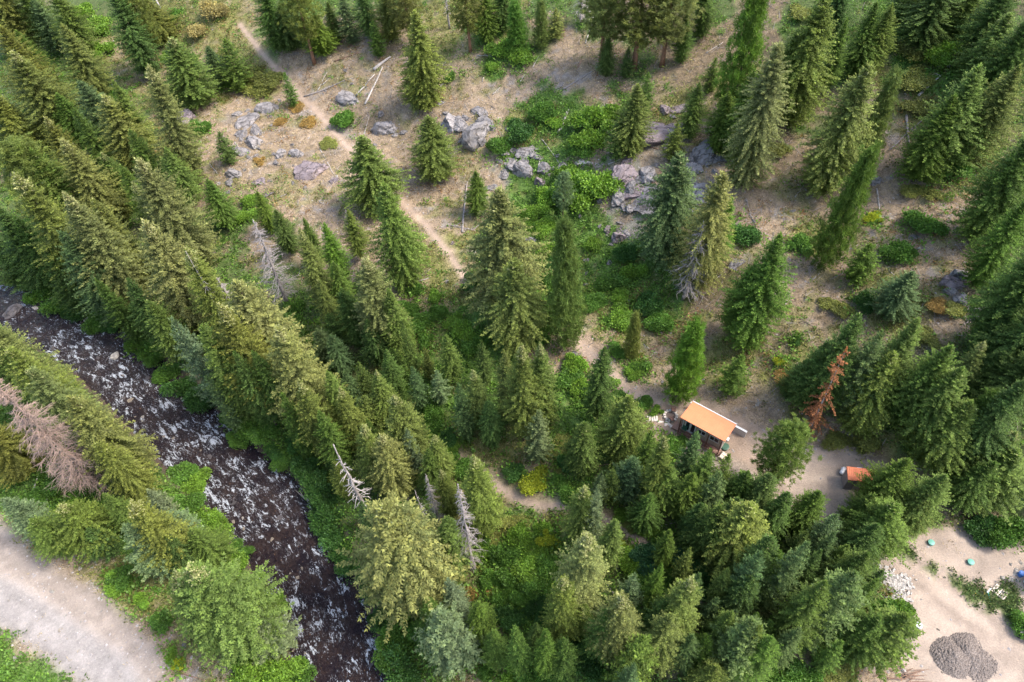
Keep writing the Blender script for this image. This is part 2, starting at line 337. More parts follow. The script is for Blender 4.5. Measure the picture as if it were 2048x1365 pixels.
for pts, w in TRAILS:
    q, _ = line_mask(GP, pts, w, .5); q2, _ = line_mask(GP, pts, w*2.6, 1.6); trailm = np.maximum(trailm, q); trailw = np.maximum(trailw, line_mask(GP, pts, w+1.2, .5)[0]); col = lay(col, q2*.5, (.25, .185, .13)); col = lay(col, q*.95, (.34, .255, .19))
for pts in ([(1120, 665), (1200, 735), (1280, 790), (1330, 790), (1300, 760), (1240, 720), (1180, 670)], [(1290, 780), (1400, 800), (1500, 830), (1560, 880), (1540, 840), (1480, 800), (1400, 780), (1330, 770)], [(880, 985), (1000, 990), (1110, 1010), (1125, 960), (1090, 900), (1000, 920)]):
    q = poly_mask(GP, pts, 2.0); col = lay(col, q*.55*(vnoise(GP[:, 0], GP[:, 1], 1.5, 14)), (.28, .21, .155))
s_, al_ = creek(GP[:, 0], GP[:, 1])
col = lay(col, 1-sm((np.abs(s_)-5.4)/1.2), (.07, .05, .04))
col *= (0.85+.3*vnoise(GP[:, 0], GP[:, 1], .9, 13))[:, None]
idx = np.arange(nx*ny).reshape(ny, nx); Q = np.stack([idx[:-1, :-1].ravel(), idx[:-1, 1:].ravel(), idx[1:, 1:].ravel(), idx[1:, :-1].ravel()], 1)
fr = (roadm[Q].mean(1) > .5); ft = (trailm[Q].mean(1) > .4) & ~fr; fy_ = (yardm[Q].mean(1) > .5) & ~fr & ~ft
def submesh(name, mask):
    q = Q[mask]; used, inv = np.unique(q, return_inverse=True)
    return fast_mesh(name, GP[used], inv.reshape(q.shape), {'Col': col[used]}, smooth=True)
for nm, mask in (('gravel_road', fr), ('trail', ft), ('dirt_yard', fy_), ('ground', ~(fr | ft | fy_))):
    tag(link(nm, submesh(nm, mask), M_ground if nm == 'ground' else M_track), kind='structure')

# ---------------------------------------------------------------- creek
n_al, n_ac = 640, 52
CLs = []; seglen = np.hypot(*(CL[1:]-CL[:-1]).T); cum = np.concatenate([[0], np.cumsum(seglen)])
a0, a1 = 205., 430.
ss = np.linspace(a0, a1, n_al); cx = np.interp(ss, cum, CL[:, 0]); cy = np.interp(ss, cum, CL[:, 1])
for _ in range(12): cx[1:-1] = (cx[:-2]+cx[1:-1]*2+cx[2:])/4; cy[1:-1] = (cy[:-2]+cy[1:-1]*2+cy[2:])/4
tx = np.gradient(cx); ty = np.gradient(cy); l = np.hypot(tx, ty); tx /= l; ty /= l
tt = np.linspace(-7.2, 7.2, n_ac)
WX = cx[:, None]-ty[:, None]*tt[None, :]; WY = cy[:, None]+tx[:, None]*tt[None, :]
AA = np.repeat(ss[:, None], n_ac, 1); TT = np.repeat(tt[None, :], n_al, 0)
wz = .12 + .20*(vnoise(AA*1.0, TT*1.6, 1.1, 20)-.5) + .12*(vnoise(AA, TT, .5, 21)-.5)
rap = np.clip(vnoise(AA, TT*.8, 5.5, 22)*1.7-.35, 0, 1)
rap = .19+rap*.26 + .36*vnoise(AA, TT, 1.6, 23)
fl = np.stack([AA.ravel(), TT.ravel(), np.zeros(AA.size)], 1); WV = np.stack([WX.ravel(), WY.ravel(), wz.ravel()], 1)
wi = np.arange(n_al*n_ac).reshape(n_al, n_ac); WQ = np.stack([wi[:-1, :-1].ravel(), wi[1:, :-1].ravel(), wi[1:, 1:].ravel(), wi[:-1, 1:].ravel()], 1)[:, ::-1]
wme = fast_mesh('creek_water', WV, WQ, {'rapid': rap.ravel()}, smooth=True)
fa = wme.attributes.new('flow', 'FLOAT_VECTOR', 'POINT'); fa.data.foreach_set('vector', fl.astype(np.float32).ravel())
tag(link('water', wme, M_water), kind='structure')

# ---------------------------------------------------------------- foliage builders
class Cards:
    """many small leaf- or twig-shaped faces in one mesh"""
    def __init__(s): s.P = []; s.D = []; s.S = []; s.L = []; s.Wd = []; s.T = []; s.Y = []; s.M = []
    def add(s, p, d, side, l, w, tone, young=0, mat=0):
        n = len(p); f = lambda a: np.full(n, a, float) if np.isscalar(a) else np.asarray(a, float)
        s.P.append(p); s.D.append(d); s.S.append(side); s.L.append(f(l)); s.Wd.append(f(w)); s.T.append(f(tone)); s.Y.append(f(young)); s.M.append(f(mat))
    def mesh(s, name):
        P = np.concatenate(s.P); D = np.concatenate(s.D); S = np.concatenate(s.S); L = np.concatenate(s.L)[:, None]; Wd = np.concatenate(s.Wd)[:, None]
        D = D/(np.linalg.norm(D, axis=1, keepdims=True)+1e-9); S = S-D*(S*D).sum(1, keepdims=True); S = S/(np.linalg.norm(S, axis=1, keepdims=True)+1e-9)
        V = np.stack([P, P+D*L*.42+S*Wd, P+D*L, P+D*L*.42-S*Wd], 1).reshape(-1, 3); n = len(P)
        return fast_mesh(name, V, np.arange(4*n).reshape(n, 4), {'tone': np.repeat(np.concatenate(s.T), 4), 'young': np.repeat(np.concatenate(s.Y), 4)}, np.concatenate(s.M).astype(int))
def rvec(g, n): v = g.normal(size=(n, 3)); return v/np.linalg.norm(v, axis=1, keepdims=True)
def conifer_mesh(seed, h=20., R=3., step=.42, nb=7, up0=1.0, low=-.02, sag=.10, tw=.37, wd=.062, pair=.15, cones=0, prof=.8, start=.06, gap=.10, ragged=.15, tip_up=.06):
    g = np.random.default_rng(seed); c = Cards(); z = h*start; k = 0; ph = g.random(4)*6.28
    while z < h*.985:
        t = 1-z/h   # 0 at the top
        r = R*min(1, t/.56)**prof * (1 if t < .68 else 1-((t-.68)/.32)**1.4*.58) + .10
        m = max(3, int(nb*(0.5+.5*min(1, t*3)) + g.integers(0, 2)))
        a0 = g.random()*6.28
        for j in range(m):
            if g.random() < gap: continue
            az = a0+6.283*j/m+g.normal()*.18; Lb = r*(1+g.normal()*ragged+.13*math.sin(2*az+ph[0]+z*.45)+.10*math.sin(3*az+ph[1]-z*.8))
            if Lb < .12: continue
            pitch = low+(up0-low)*max(0, 1-t*2.4)**1.3 + g.normal()*.07
            dirh = np.array([math.cos(az), math.sin(az), 0]); perp = np.array([-math.sin(az), math.cos(az), 0])
            nt = max(3, int(Lb/pair)); q = (np.arange(nt)+g.random(nt)*.6)/nt*.92+.1
            def pos(q): return np.outer(q*Lb*math.cos(pitch), dirh)+np.outer(q*Lb*math.sin(pitch)-sag*Lb*q**2+tip_up*Lb*q**3, [0, 0, 1.])+np.array([0, 0, z])
            zo = g.normal()*step*.55; P = pos(q)+np.array([0, 0, zo]); T = pos(q+.02)+np.array([0, 0, zo])-P; T /= np.linalg.norm(T, axis=1, keepdims=True); P = P+g.normal(size=P.shape)*np.array([.05, .05, .05])
            tone = np.clip(1+g.normal()*.11, .6, 1.5)*np.clip(1+g.normal(size=nt)*.17, .6, 1.5)
            for sd in (-1, 1):
                ang = .95+g.normal(size=nt)*.15; l = (tw*(.55+.75*(1-q))*min(1, .45+Lb/2.2))*(1+g.normal(size=nt)*.15)
                D = T*np.cos(ang)[:, None]+perp[None, :]*sd*np.sin(ang)[:, None]+np.array([0, 0, -.16])[None, :]+g.normal(size=(nt, 3))*.16
                Sd = np.cross(D, [0, 0, 1.])+g.normal(size=(nt, 3))*.35
                yo = (q > .5)*np.clip(q*1.4-.5, 0, 1)*g.random(nt)**.6
                mt = ((g.random(nt) < (cones*np.clip((.16-t)/.09, 0, 1)))).astype(float)
                c.add(P, D, Sd, l, wd*(1+.2*g.normal(size=nt)), tone, yo, mt)
                c.add(P+D*l[:, None]*.25+g.normal(size=(nt, 3))*.05, D+np.array([0, 0, -.35]), np.cross(D, [0, 0, 1.])+rvec(g, nt)*1.2, l*.75, wd*.85, tone*.9, yo*.6, mt)
            # the branch's own end
            c.add(P[-1:], T[-1:], perp[None, :]+g.normal(size=(1, 3))*.2, tw*.8, wd*1.1, tone[-1], .8, 0)
        z += step*(.55+.45*min(1, t*2.2))*(1+g.normal()*.12); k += 1
    n = 26; zz = h*(.955+.05*g.random(n)); c.add(np.stack([0*zz, 0*zz, zz], 1), rvec(g, n)*.6+np.array([0, 0, 1.1]), rvec(g, n), .42*min(1, h/12), .07, 1.1, .7, (g.random(n) < cones*.8).astype(float))
    return c.mesh('crown')
def pine_mesh(seed, h=20., R=3., nbr=120, start=.35, tuft=.55, ntuft=4, nn=12, shape='round', wd=.05):
    """long-needled pine: tufts of radiating needles towards the branch ends"""
    g = np.random.default_rng(seed); c = Cards()
    for i in range(nbr):
        t = (i+g.random())/nbr; z = h*(start+(1-start)*t*.97)
        if shape == 'round': r = R*math.sqrt(max(.03, 1-(max(0, t-.25)/.77)**2))*(.55+.45*min(1, t*3.5))
        else: r = R*(1-t)**.72*min(1, .5+t*4)
        az = i*2.399+g.normal()*.3; Lb = r*(1+g.normal()*.16); pitch = -.05+.9*t**1.6+g.normal()*.12
        dh = np.array([math.cos(az), math.sin(az), 0])
        for j in range(ntuft):
            q = 1-j*.23*g.uniform(.7, 1.2)
            if q < .15: break
            ctr = dh*q*Lb*math.cos(pitch)+np.array([0, 0, z+q*Lb*math.sin(pitch)])+g.normal(size=3)*.22*(1+j*.5)*min(1, h/10)
            d = rvec(g, nn)+dh*.5+np.array([0, 0, .55]); P = np.repeat(ctr[None], nn, 0)+g.normal(size=(nn, 3))*.08
            c.add(P, d, rvec(g, nn), tuft*g.uniform(.7, 1.15, nn), wd*g.uniform(.8, 1.2, nn), np.clip(1+g.normal()*.17, .6, 1.5)*g.uniform(.85, 1.15, nn), .6*g.random(nn)*(j == 0))
    return c.mesh('crown')
def trunk_mesh(h=20., r=.26, seed=0, lean=.0):
    g = random.Random(seed); pts = []; rad = []
    for i in range(9):
        t = i/8; pts.append((g.gauss(0, .03)*t*h/20, g.gauss(0, .03)*t*h/20, -.4+t*(h*.985+.4))); rad.append(max(.02, r*(1-t)**.8*(1.25 if i == 0 else 1)))
    return MB().tube(pts, rad, 7).mesh('trunk', smooth=True)
def snag_meshes(seed, h=18., R=2.2, nb=150, start=.12, twig=5, droop=.55, bare_top=.0, r0=.20):
    """bare dead conifer: its trunk and its branches"""
    g = random.Random(seed); T = MB(); pts = []; rad = []
    for i in range(9):
        t = i/8; pts.append((g.gauss(0, .05)*t, g.gauss(0, .05)*t, -.3+t*(h+.3))); rad.append(max(.03, r0*(1-t)**.7))
    T.tube(pts, rad, 7); B = MB()
    for i in range(nb):
        t = g.random()**1.1; z = h*(start+(1-start)*t*.985); az = g.random()*6.283
        Lb = R*((1-t)**.75+.06)*g.uniform(.45, 1.1)*min(1, .35+t*5)
        if t > 1-bare_top and g.random() < .7: Lb *= .35
        p = Vector((0, 0, z)); d = Vector((math.cos(az), math.sin(az), g.uniform(-.1, .25))); P = [p]; n = 4
        for k in range(n):
            d = (d+Vector((g.gauss(0, .12), g.gauss(0, .12), -droop/n))).normalized(); p = p+d*Lb/n; P.append(p.copy())
        B.tube(P, [.035, .03, .024, .017, .01], 3, False)
        for k in range(twig):
            s0 = g.uniform(.25, 1); a = P[min(3, int(s0*4))]; b = P[min(4, int(s0*4)+1)]; q = a.lerp(b, (s0*4) % 1)
            e = ((b-a).normalized()+Vector((g.gauss(0, .8), g.gauss(0, .8), g.gauss(-.35, .4)))).normalized(); lt = Lb*g.uniform(.18, .42)
            B.tube([q, q+e*lt*.5+Vector((0, 0, -.02)), q+e*lt+Vector((0, 0, -.08*lt))], [.017, .012, .006], 3, False)
    return T.mesh('trunk', smooth=True), B.mesh('branches')
def bush_mesh(seed, n=6500, blobs=9, leaf=.12, flat=.75):
    """broadleaf shrub of unit radius 1 m: leaves over several lumps and through them"""
    g = np.random.default_rng(seed); c = Cards()
    ctr = g.normal(size=(blobs, 3))*np.array([.42, .42, .2]); ctr[:, 2] = np.abs(ctr[:, 2])*flat+.28; rr = g.uniform(.3, .55, blobs)
    for k in range(blobs):
        m = n//blobs; v = rvec(g, m); v[:, 2] = np.abs(v[:, 2])*1.0-.25*g.random(m); rad = rr[k]*(g.random(m)**.28)*(1+.12*np.sin(v[:, 0]*9+k)*np.cos(v[:, 1]*8))
        P = ctr[k]+v*rad[:, None]*np.array([1, 1, flat]); P[:, 2] = np.maximum(P[:, 2], .02)
        D = v*.5+rvec(g, m)*.8; c.add(P, D, rvec(g, m)+np.cross(D, v)*.8, leaf*g.uniform(.6, 1.2, m), leaf*.36, np.clip(g.normal()*.14+1, .7, 1.35)*g.uniform(.75, 1.25, m), .7*(g.random(m) < .22))
    sp = rvec(g, 160); sp[:, 2] = np.abs(sp[:, 2]); P = sp*g.uniform(.8, 1.12, 160)[:, None]*np.array([.9, .9, flat])   # stray shoots
    c.add(P, sp, rvec(g, 160), leaf*1.2, leaf*.3, 1.1, .8)
    return c.mesh('leaves')
def stem_mesh(seed):
    g = random.Random(seed); m = MB()
    for i in range(7):
        a = g.random()*6.28; r = g.uniform(.2, .6); m.tube([(0, 0, -.1), (math.cos(a)*r*.5, math.sin(a)*r*.5, .3), (math.cos(a)*r, math.sin(a)*r, .6)], [.035, .025, .012], 4)
    return m.mesh('stems')
def rock_mesh(seed, flat=.6, cuts=9, long=1.0):
    g = random.Random(seed); bm = bmesh.new(); bmesh.ops.create_icosphere(bm, subdivisions=4, radius=1)
    planes = [(Vector((g.gauss(0, 1), g.gauss(0, 1), g.gauss(.2, .8))).normalized(), g.uniform(.5, .85)) for _ in range(cuts+4)]
    for v in bm.verts:
        for nn, d in planes:
            k = v.co.dot(nn)-d
            if k > 0: v.co -= nn*k*.96
        n = v.co.normalized(); v.co += n*.05*math.sin(n.x*7+seed)*math.cos(n.y*8+n.z*5)+n*g.gauss(0, .008)
        v.co.x *= long; v.co.z *= flat
    me = bpy.data.meshes.new('rock'); bm.to_mesh(me); bm.free(); me.polygons.foreach_set('use_smooth', [False]*len(me.polygons)); me.materials.append(M_rock); return me

# prototypes: (crown mesh, trunk mesh, height, radius)
PROTO = {}
def proto(key, crown, h, R, mats, bark, tr=.26, seed=0):
    for m in mats: crown.materials.append(m)
    t = trunk_mesh(h, tr, seed); t.materials.append(bark); PROTO.setdefault(key, []).append((crown, t, h, R))
NM = [M_needle, M_cone]
for s in (1, 2, 3, 4, 51, 52):
    q = random.Random(s); proto('f', conifer_mesh(s, 20, 3, step=q.uniform(.26, .31), nb=q.choice((10, 11, 12)), cones=.6, prof=q.uniform(.6, .9), gap=q.uniform(.05, .22), start=q.uniform(.04, .14), ragged=q.uniform(.12, .22), sag=q.uniform(.04, .14), low=q.uniform(.0, .2)), 20, 3, NM, M_bark, seed=s)
for s in (5, 6, 7, 8, 53, 54):
    q = random.Random(s); proto('F', conifer_mesh(s, 20, 3, step=q.uniform(.26, .32), nb=q.choice((10, 11, 12)), cones=.03, prof=q.uniform(.62, .95), gap=q.uniform(.05, .26), start=q.uniform(.04, .16), ragged=q.uniform(.14, .26), sag=q.uniform(.04, .16), low=q.uniform(.0, .2)), 20, 3, NM, M_bark, seed=s)
for s in (21, 22): proto('Fw', conifer_mesh(s, 15, 3.6, step=.27, nb=13, cones=0.04, prof=.9, ragged=.2, low=.08), 15, 3.6, NM, M_bark, .22, seed=s)
proto('fw', conifer_mesh(23, 15, 3.6, step=.27, nb=13, cones=.6, prof=.85, ragged=.2, low=.08), 15, 3.6, NM, M_bark, .22, seed=23)
for s in (9, 10): proto('b', conifer_mesh(s, 12, 2.6, step=.32, nb=8, up0=1.0, low=.05, sag=.1, tip_up=.12, prof=.85, tw=.45, wd=.07, pair=.17, ragged=.14), 12, 2.6, NM, M_bark, .16, seed=s)
for s in (11, 12, 13): proto('y', conifer_mesh(s, 22, 4, step=.34, nb=11, low=.0, sag=.24, tw=.44, wd=.066, cones=.05, prof=.62, ragged=.24, gap=.12, pair=.16), 22, 4, NM, M_bark, .35, seed=s)
proto('yw', conifer_mesh(24, 15, 3.6, step=.30, nb=13, low=.03, sag=.2, tw=.42, wd=.065, cones=.05, prof=.75, ragged=.2, pair=.15), 15, 3.6, NM, M_bark, .3, seed=24)
proto('q', conifer_mesh(25, 20, 1.6, step=.55, nb=6, gap=.45, ragged=.5, sag=.3, low=-.1), 20, 1.6, NM, M_grey, .2, seed=25)
for s in (14, 15): proto('s', conifer_mesh(s, 7, 1.7, step=.26, nb=7, up0=1.1, low=.1, sag=.1, tip_up=.1, tw=.36, wd=.055, pair=.16, prof=.85), 7, 1.7, NM, M_bark, .1, seed=s)
for s in (16, 17, 18): proto('p', pine_mesh(s, 20, 3.2, nbr=230, start=.30, tuft=.52, ntuft=5, nn=26, wd=.04), 20, 3.2, NM, M_pbark, .34, seed=s)
for s in (19, 20): proto('k', pine_mesh(s, 12, 2.6, nbr=300, start=.06, tuft=.50, ntuft=5, nn=18, shape='cone', wd=.035), 12, 2.6, NM, M_bark, .16, seed=s)
SNAG = {}
for s in (31, 32): SNAG.setdefault('x', []).append((*snag_meshes(s, 16, 2.3, 200, twig=7), 16, 2.3))
for s in (33,): SNAG.setdefault('r', []).append((*snag_meshes(s, 20, 3.0, 420, twig=16, droop=.35), 20, 3.0))
for s in (34, 35): SNAG.setdefault('z', []).append((*snag_meshes(s, 14, 1.2, 60, twig=3, start=.25, bare_top=.3), 14, 1.2))
for k, L_ in SNAG.items():
    for t, b_, _, _ in L_: t.materials.append(M_grey if k != 'r' else M_redtwig); b_.materials.append(M_grey if k == 'x' else (M_redtwig if k == 'r' else M_white))

COL = {'Y': (.175, .215, .078), 'o': (.155, .19, .052), 'g': (.128, .19, .048), 'G': (.10, .175, .036), 'B': (.10, .165, .068), 'D': (.082, .145, .038), 'L': (.12, .24, .038), 'S': (.155, .22, .12), 'P': (.15, .185, .058), 'V': (.15, .20, .054), 'R': (.26, .125, .065)}
CW = {'R': 'half-bare', 'Y': 'pale yellow-green', 'o': 'olive', 'g': 'mid green', 'G': 'deep green', 'B': 'blue-green', 'D': 'dark green', 'L': 'bright green', 'S': 'silvery green', 'P': 'dull olive', 'V': 'yellowish green'}
SH = {'f': ('fir_tree', 'pale-tipped fir', 'tree'), 'F': ('fir_tree', 'pointed fir', 'tree'), 'b': ('spruce_tree', 'young spruce', 'tree'), 'y': ('hemlock_tree', 'drooping conifer', 'tree'), 's': ('spruce_tree', 'conical spruce', 'tree'), 'p': ('pine_tree', 'rounded pine', 'tree'), 'k': ('pine_tree', 'feathery young pine', 'tree'), 'q': ('dead_tree', 'rusty dying conifer', 'dead tree'), 'x': ('dead_tree', 'bare grey dead conifer', 'dead tree'), 'r': ('dead_tree', 'reddish dead conifer', 'dead tree'), 'z': ('dead_tree', 'thin bleached snag', 'dead tree')}
# photo tip x, tip y, foot y, crown width: each is turned into a standing tree below
TREES = """
F o -30 -50 110 85
F D 25 -60 105 60
b B 62 -8 108 50
F g 100 -35 125 62
F G 30 60 150 45
F o 122 48 215 72
F o 5 55 235 85
f o 32 104 295 100
F G 112 188 300 58
F o -15 190 330 90
b B 165 160 290 75
f Y 210 190 345 95
F g 229 162 310 50
f Y 284 138 385 78
f o 90 238 400 66
p V 30 285 465 115
f Y 130 278 470 92
f g 200 308 425 58
F G 150 215 360 45
F g 330 295 420 70
F G 260 260 400 55
f Y 282 310 560 120
f g 265 370 520 50
F G 240 330 455 45
f o 36 348 600 95
f Y 127 384 640 105
F g 60 300 480 80
F o 180 400 600 80
F D -10 415 590 90
F D 35 430 585 70
F D -15 480 585 70
F B 124 466 672 88
F D 90 500 640 70
f Y 285 447 690 120
F D 250 560 700 60
f o 372 497 720 85
F g 300 600 740 70
b S 348 634 830 72
F g 405 642 850 85
F D 200 560 690 50
y Y 478 562 800 150
f Y 548 655 880 125
f o 440 610 850 100
f o 598 764 935 80
F D 520 700 870 70
b G 560 795 925 52
F D 470 700 870 60
b B 415 755 870 40
F g 650 740 880 60
f o 676 776 915 64
F G 640 820 950 60
x o 503 438 612 88
x o 440 552 690 75
F D 560 10 110 72
F G 515 -45 112 62
p o 575 -70 128 78
F G 627 30 118 66
F D 655 5 88 45
b B 684 -12 88 50
F D 722 -28 82 55
F G 745 44 114 38
F o 762 -35 90 60
p o 800 -50 98 68
y V 829 24 226 88
F V 822 110 228 66
z o 889 -35 58 25
p o 926 -60 104 70
F G 966 -25 92 56
F D 1000 -50 70 60
k L 1034 4 108 56
k V 1082 2 96 42
F V 1112 18 76 42
x o 1165 -40 48 55
p o 1215 -80 126 105
p o 1290 -85 138 125
p P 1350 -70 132 105
F D 1216 68 154 42
F D 1255 98 156 36
F G 1376 28 128 42
F D 1421 -50 84 56
F G 1429 118 186 40
b G 1299 148 226 40
F g 1273 168 322 82
F g 1240 240 325 60
F g 1395 168 287 56
b g 1356 248 322 50
F G 1462 182 312 72
F G 1500 140 330 60
y Y 1562 88 392 108
F g 1530 160 380 70
k L 1528 -70 240 88
y g 1642 -10 262 118
F G 1590 60 240 60
F G 1697 38 196 46
F G 1757 4 170 66
F g 1787 8 162 58
F D 1700 -60 90 60
y V 1728 128 402 112
F V 1700 220 400 80
k g 1796 148 326 62
k G 1738 298 535 82
F D 1845 -60 62 70
F D 1905 -70 108 100
F G 1965 -60 85 90
F D 2030 -60 150 80
y g 2022 24 190 85
F g 1975 134 365 110
F G 1910 190 378 90
F V 2035 128 345 100
F D 2070 20 250 100
F G 2075 262 500 110
F G 2062 400 590 84
F D 2120 480 720 110
F D 2110 600 800 110
F D 2075 560 740 70
s D 437 266 326 46
s G 447 82 180 66
F B 415 92 172 50
f g 341 77 226 100
F D 215 -35 168 72
p o 243 -40 136 66
F o 292 0 92 76
s G 568 147 214 32
y g 726 276 440 120
y g 770 365 590 105
F g 855 232 374 105
F G 948 343 440 58
y Y 1000 384 660 165
y V 1030 520 720 130
k g 1140 446 692 92
p S 1128 345 440 46
y B 1360 306 545 128
y Y 1440 345 600 105
x o 1400 440 600 90
F L 1463 396 548 54
F G 1560 474 716 118
F G 1502 528 690 72
F G 1744 490 576 64
F B 1825 542 648 82
k V 1274 628 714 44
k L 1395 650 796 90
s G 1484 711 786 64
F D 1718 632 850 88
b B 1770 660 850 84
F D 1660 690 835 74
F D 1612 722 810 60
y V 1795 714 880 90
F g 1838 640 830 82
F G 1893 682 862 94
F g 1925 735 900 110
f Y 1975 684 800 46
F g 1945 800 950 110
k G 1998 786 890 66
F D 2090 700 860 100
F D 2065 760 950 80
f g 2029 864 975 72
F g 2035 905 1020 130
F D 1985 925 1025 80
F G 1818 918 1045 92
F D 1742 985 1062 56
F g 1890 946 1068 84
F V 1860 985 1075 66
y G 1798 1010 1125 105
F D 1760 1050 1150 80
p g 1590 850 972 100
s B 1674 1030 1108 62
F G 1632 988 1085 76
F D 1575 985 1090 60
b B 1606 1078 1225 66
F G 1560 1110 1210 60
b B 1712 1142 1292 110
F D 1740 1100 1210 80
F G 1660 1170 1310 80
b G 1812 1235 1335 108
F D 1760 1240 1330 90
F D 1620 1216 1292 76
F D 1545 1080 1210 80
F D 1500 1150 1250 80
y V 1500 1013 1160 130
F D 1440 1010 1130 90
b B 1530 1112 1240 70
b B 1395 867 975 54
b G 1424 903 1015 62
s g 1462 908 1000 46
F g 1262 786 935 105
b G 1303 870 985 60
f g 1330 876 1030 58
b B 1262 918 1015 84
F G 1340 930 1040 66
F G 1385 945 1050 64
b B 1440 948 1060 70
F G 1497 940 1040 76
F D 1545 948 1060 80
F D 1470 990 1100 70
F D 1300 990 1075 64
F D 1405 1010 1100 64
F D 1170 842 962 72
F D 1205 698 862 72
b S 1071 828 934 64
f g 1083 684 870 66
f g 1036 690 900 80
b g 1083 752 870 60
F V 1010 704 850 60
f g 948 738 872 66
b B 918 768 880 50
F D 975 800 890 50
F g 888 670 766 50
b S 872 742 805 44
s V 847 698 760 32
b B 826 734 815 42
b g 806 643 760 38
f g 747 743 860 56
f g 797 788 935 88
F D 770 700 800 50
f Y 725 522 720 96
F g 774 580 725 62
f o 603 462 640 60
F L 648 447 590 56
F G 665 520 620 50
F D 551 418 515 52
F G 610 436 530 36
F G 514 384 465 46
x o 690 418 470 26
F g 695 420 520 50
y g 637 560 665 46
F D 690 578 700 72
F D 735 640 740 60
F B 637 655 742 58
F B 664 672 760 60
F G 412 358 465 62
b B 692 745 815 50
b g 725 794 880 64
f g 717 857 990 66
f Y 753 867 1010 92
b S 814 862 945 42
f g 870 868 960 50
F G 850 900 985 50
f g 885 944 1040 50
f g 944 902 1085 86
z o 376 503 712 30
z o 672 881 1045 60
z o 834 977 1090 30
x o 853 953 1062 44
x o 911 963 1140 68
y Y 757 1000 1240 185
y Y 795 1010 1215 120
F g 883 1043 1175 80
b S 880 1227 1352 120
F G 953 1206 1292 62
F G 985 1271 1345 52
F S 903 1160 1245 48
F D 850 1200 1290 60
F G 1034 1249 1345 46
F G 1087 1257 1352 46
F D 1066 1237 1310 34
F D 1132 1285 1370 58
f g 1127 1146 1292 70
f Y 1167 1054 1240 98
f g 1167 974 1100 70
b S 1197 974 1095 46
b B 1199 944 1020 40
F g 1225 1044 1150 54
f Y 1246 1179 1330 88
s S 1271 1149 1215 44
f g 1383 1159 1295 76
F o 1345 1235 1350 80
F D 1330 1200 1290 60
s g 1284 1282 1365 84
F g 1466 1224 1310 58
b B 1507 1250 1365 105
b G 1415 1274 1340 62
F g 1430 1332 1400 74
F G 1545 1275 1370 75
F D 1210 1220 1330 60
b B 1262 1330 1400 50
y V -125 600 770 84
y Y -40 640 830 100
y V 15 695 890 90
y Y 60 745 935 96
y Y 130 800 985 108
y V 190 880 1010 74
F D -20 700 850 90
r o -40 735 985 105
F o -40 850 960 100
s S 300 985 1035 52
b S 8 998 1085 64
F g 60 1040 1120 70
f g 122 1008 1110 95
F D 175 1060 1120 60
F g 208 988 1060 46
f o 258 1006 1150 84
b S 246 1050 1160 80
b S 332 1030 1115 78
F g 380 1060 1150 80
F D 330 1075 1160 60
f g 367 1122 1320 150
f g 352 1160 1310 110
F G 440 1160 1290 90
b S 507 1232 1320 92
q R 1706 696 872 44
s B 1640 985 1040 36
""".strip().splitlines()

KIND = {}
LANDMARKS = [((22.5, 45.5), 9, 'by the orange-roofed cabin'), ((38.5, 38.5), 8, 'by the small shed'), ((44, 22), 17, 'by the bare dirt yard')]
def where(P, u, v):
    s, al = creek(P[0], P[1]); s = float(s)
    if s < -3: return 'on the road side of the creek' if v > 980 else 'on the meadow side of the creek'
    for (x, y), r, w in LANDMARKS:
        if math.hypot(P[0]-x, P[1]-y) < r: return w
    if s < 17: return 'on the lower far creek bank' if v > 900 else ('on the middle far creek bank' if v > 640 else 'on the upper far creek bank')
    if u < 560 and v < 640: return 'in the top left wood' if v < 300 else 'in the left hillside wood'
    if v < 240: return 'atop the dry hillside' if u < 1480 else 'in the upper right wood'
    if s > 52: return ('left of the green gully' if u < 980 else 'beside the green rocky gully') if u < 1480 else ('on the right dry slope' if v < 700 else 'in the stand above the yard')
    if u < 900: return 'below the hillside trail' if v < 900 else 'below the curved trail'
    if v > 1040: return 'in the bottom wood below the cabin'
    return 'in the wood left of the cabin' if u < 1330 else 'downhill of the cabin'
def size_word(h): return 'short' if h < 9 else ('tall' if h > 17 else 'medium-sized')
_o = 'first second third fourth fifth sixth seventh eighth ninth tenth eleventh twelfth thirteenth fourteenth fifteenth sixteenth seventeenth eighteenth nineteenth'.split()
ORD = _o+[t if k == 0 else w+'-'+_o[k-1] for w, t in (('twenty', 'twentieth'), ('thirty', 'thirtieth'), ('forty', 'fortieth'), ('fifty', 'fiftieth'), ('sixty', 'sixtieth'), ('seventy', 'seventieth'), ('eighty', 'eightieth'), ('ninety', 'ninetieth')) for k in range(10)]
def number_labels(items):
    """items: (object, base label, photo x). Adds a left-to-right ordinal wherever several share a description"""
    d = {}
    for it in items: d.setdefault(it[1], []).append(it)
    for lab, L_ in d.items():
        L_.sort(key=lambda q: q[2])
        for i, (o, _, _) in enumerate(L_):
            n = len(L_)
            o['label'] = lab if n == 1 else (lab + (', the leftmost' if i == 0 else (', the rightmost' if i == n-1 else ', %s from the left' % ORD[i])) if n > 2 else lab+(', the left one' if i == 0 else ', the right one'))
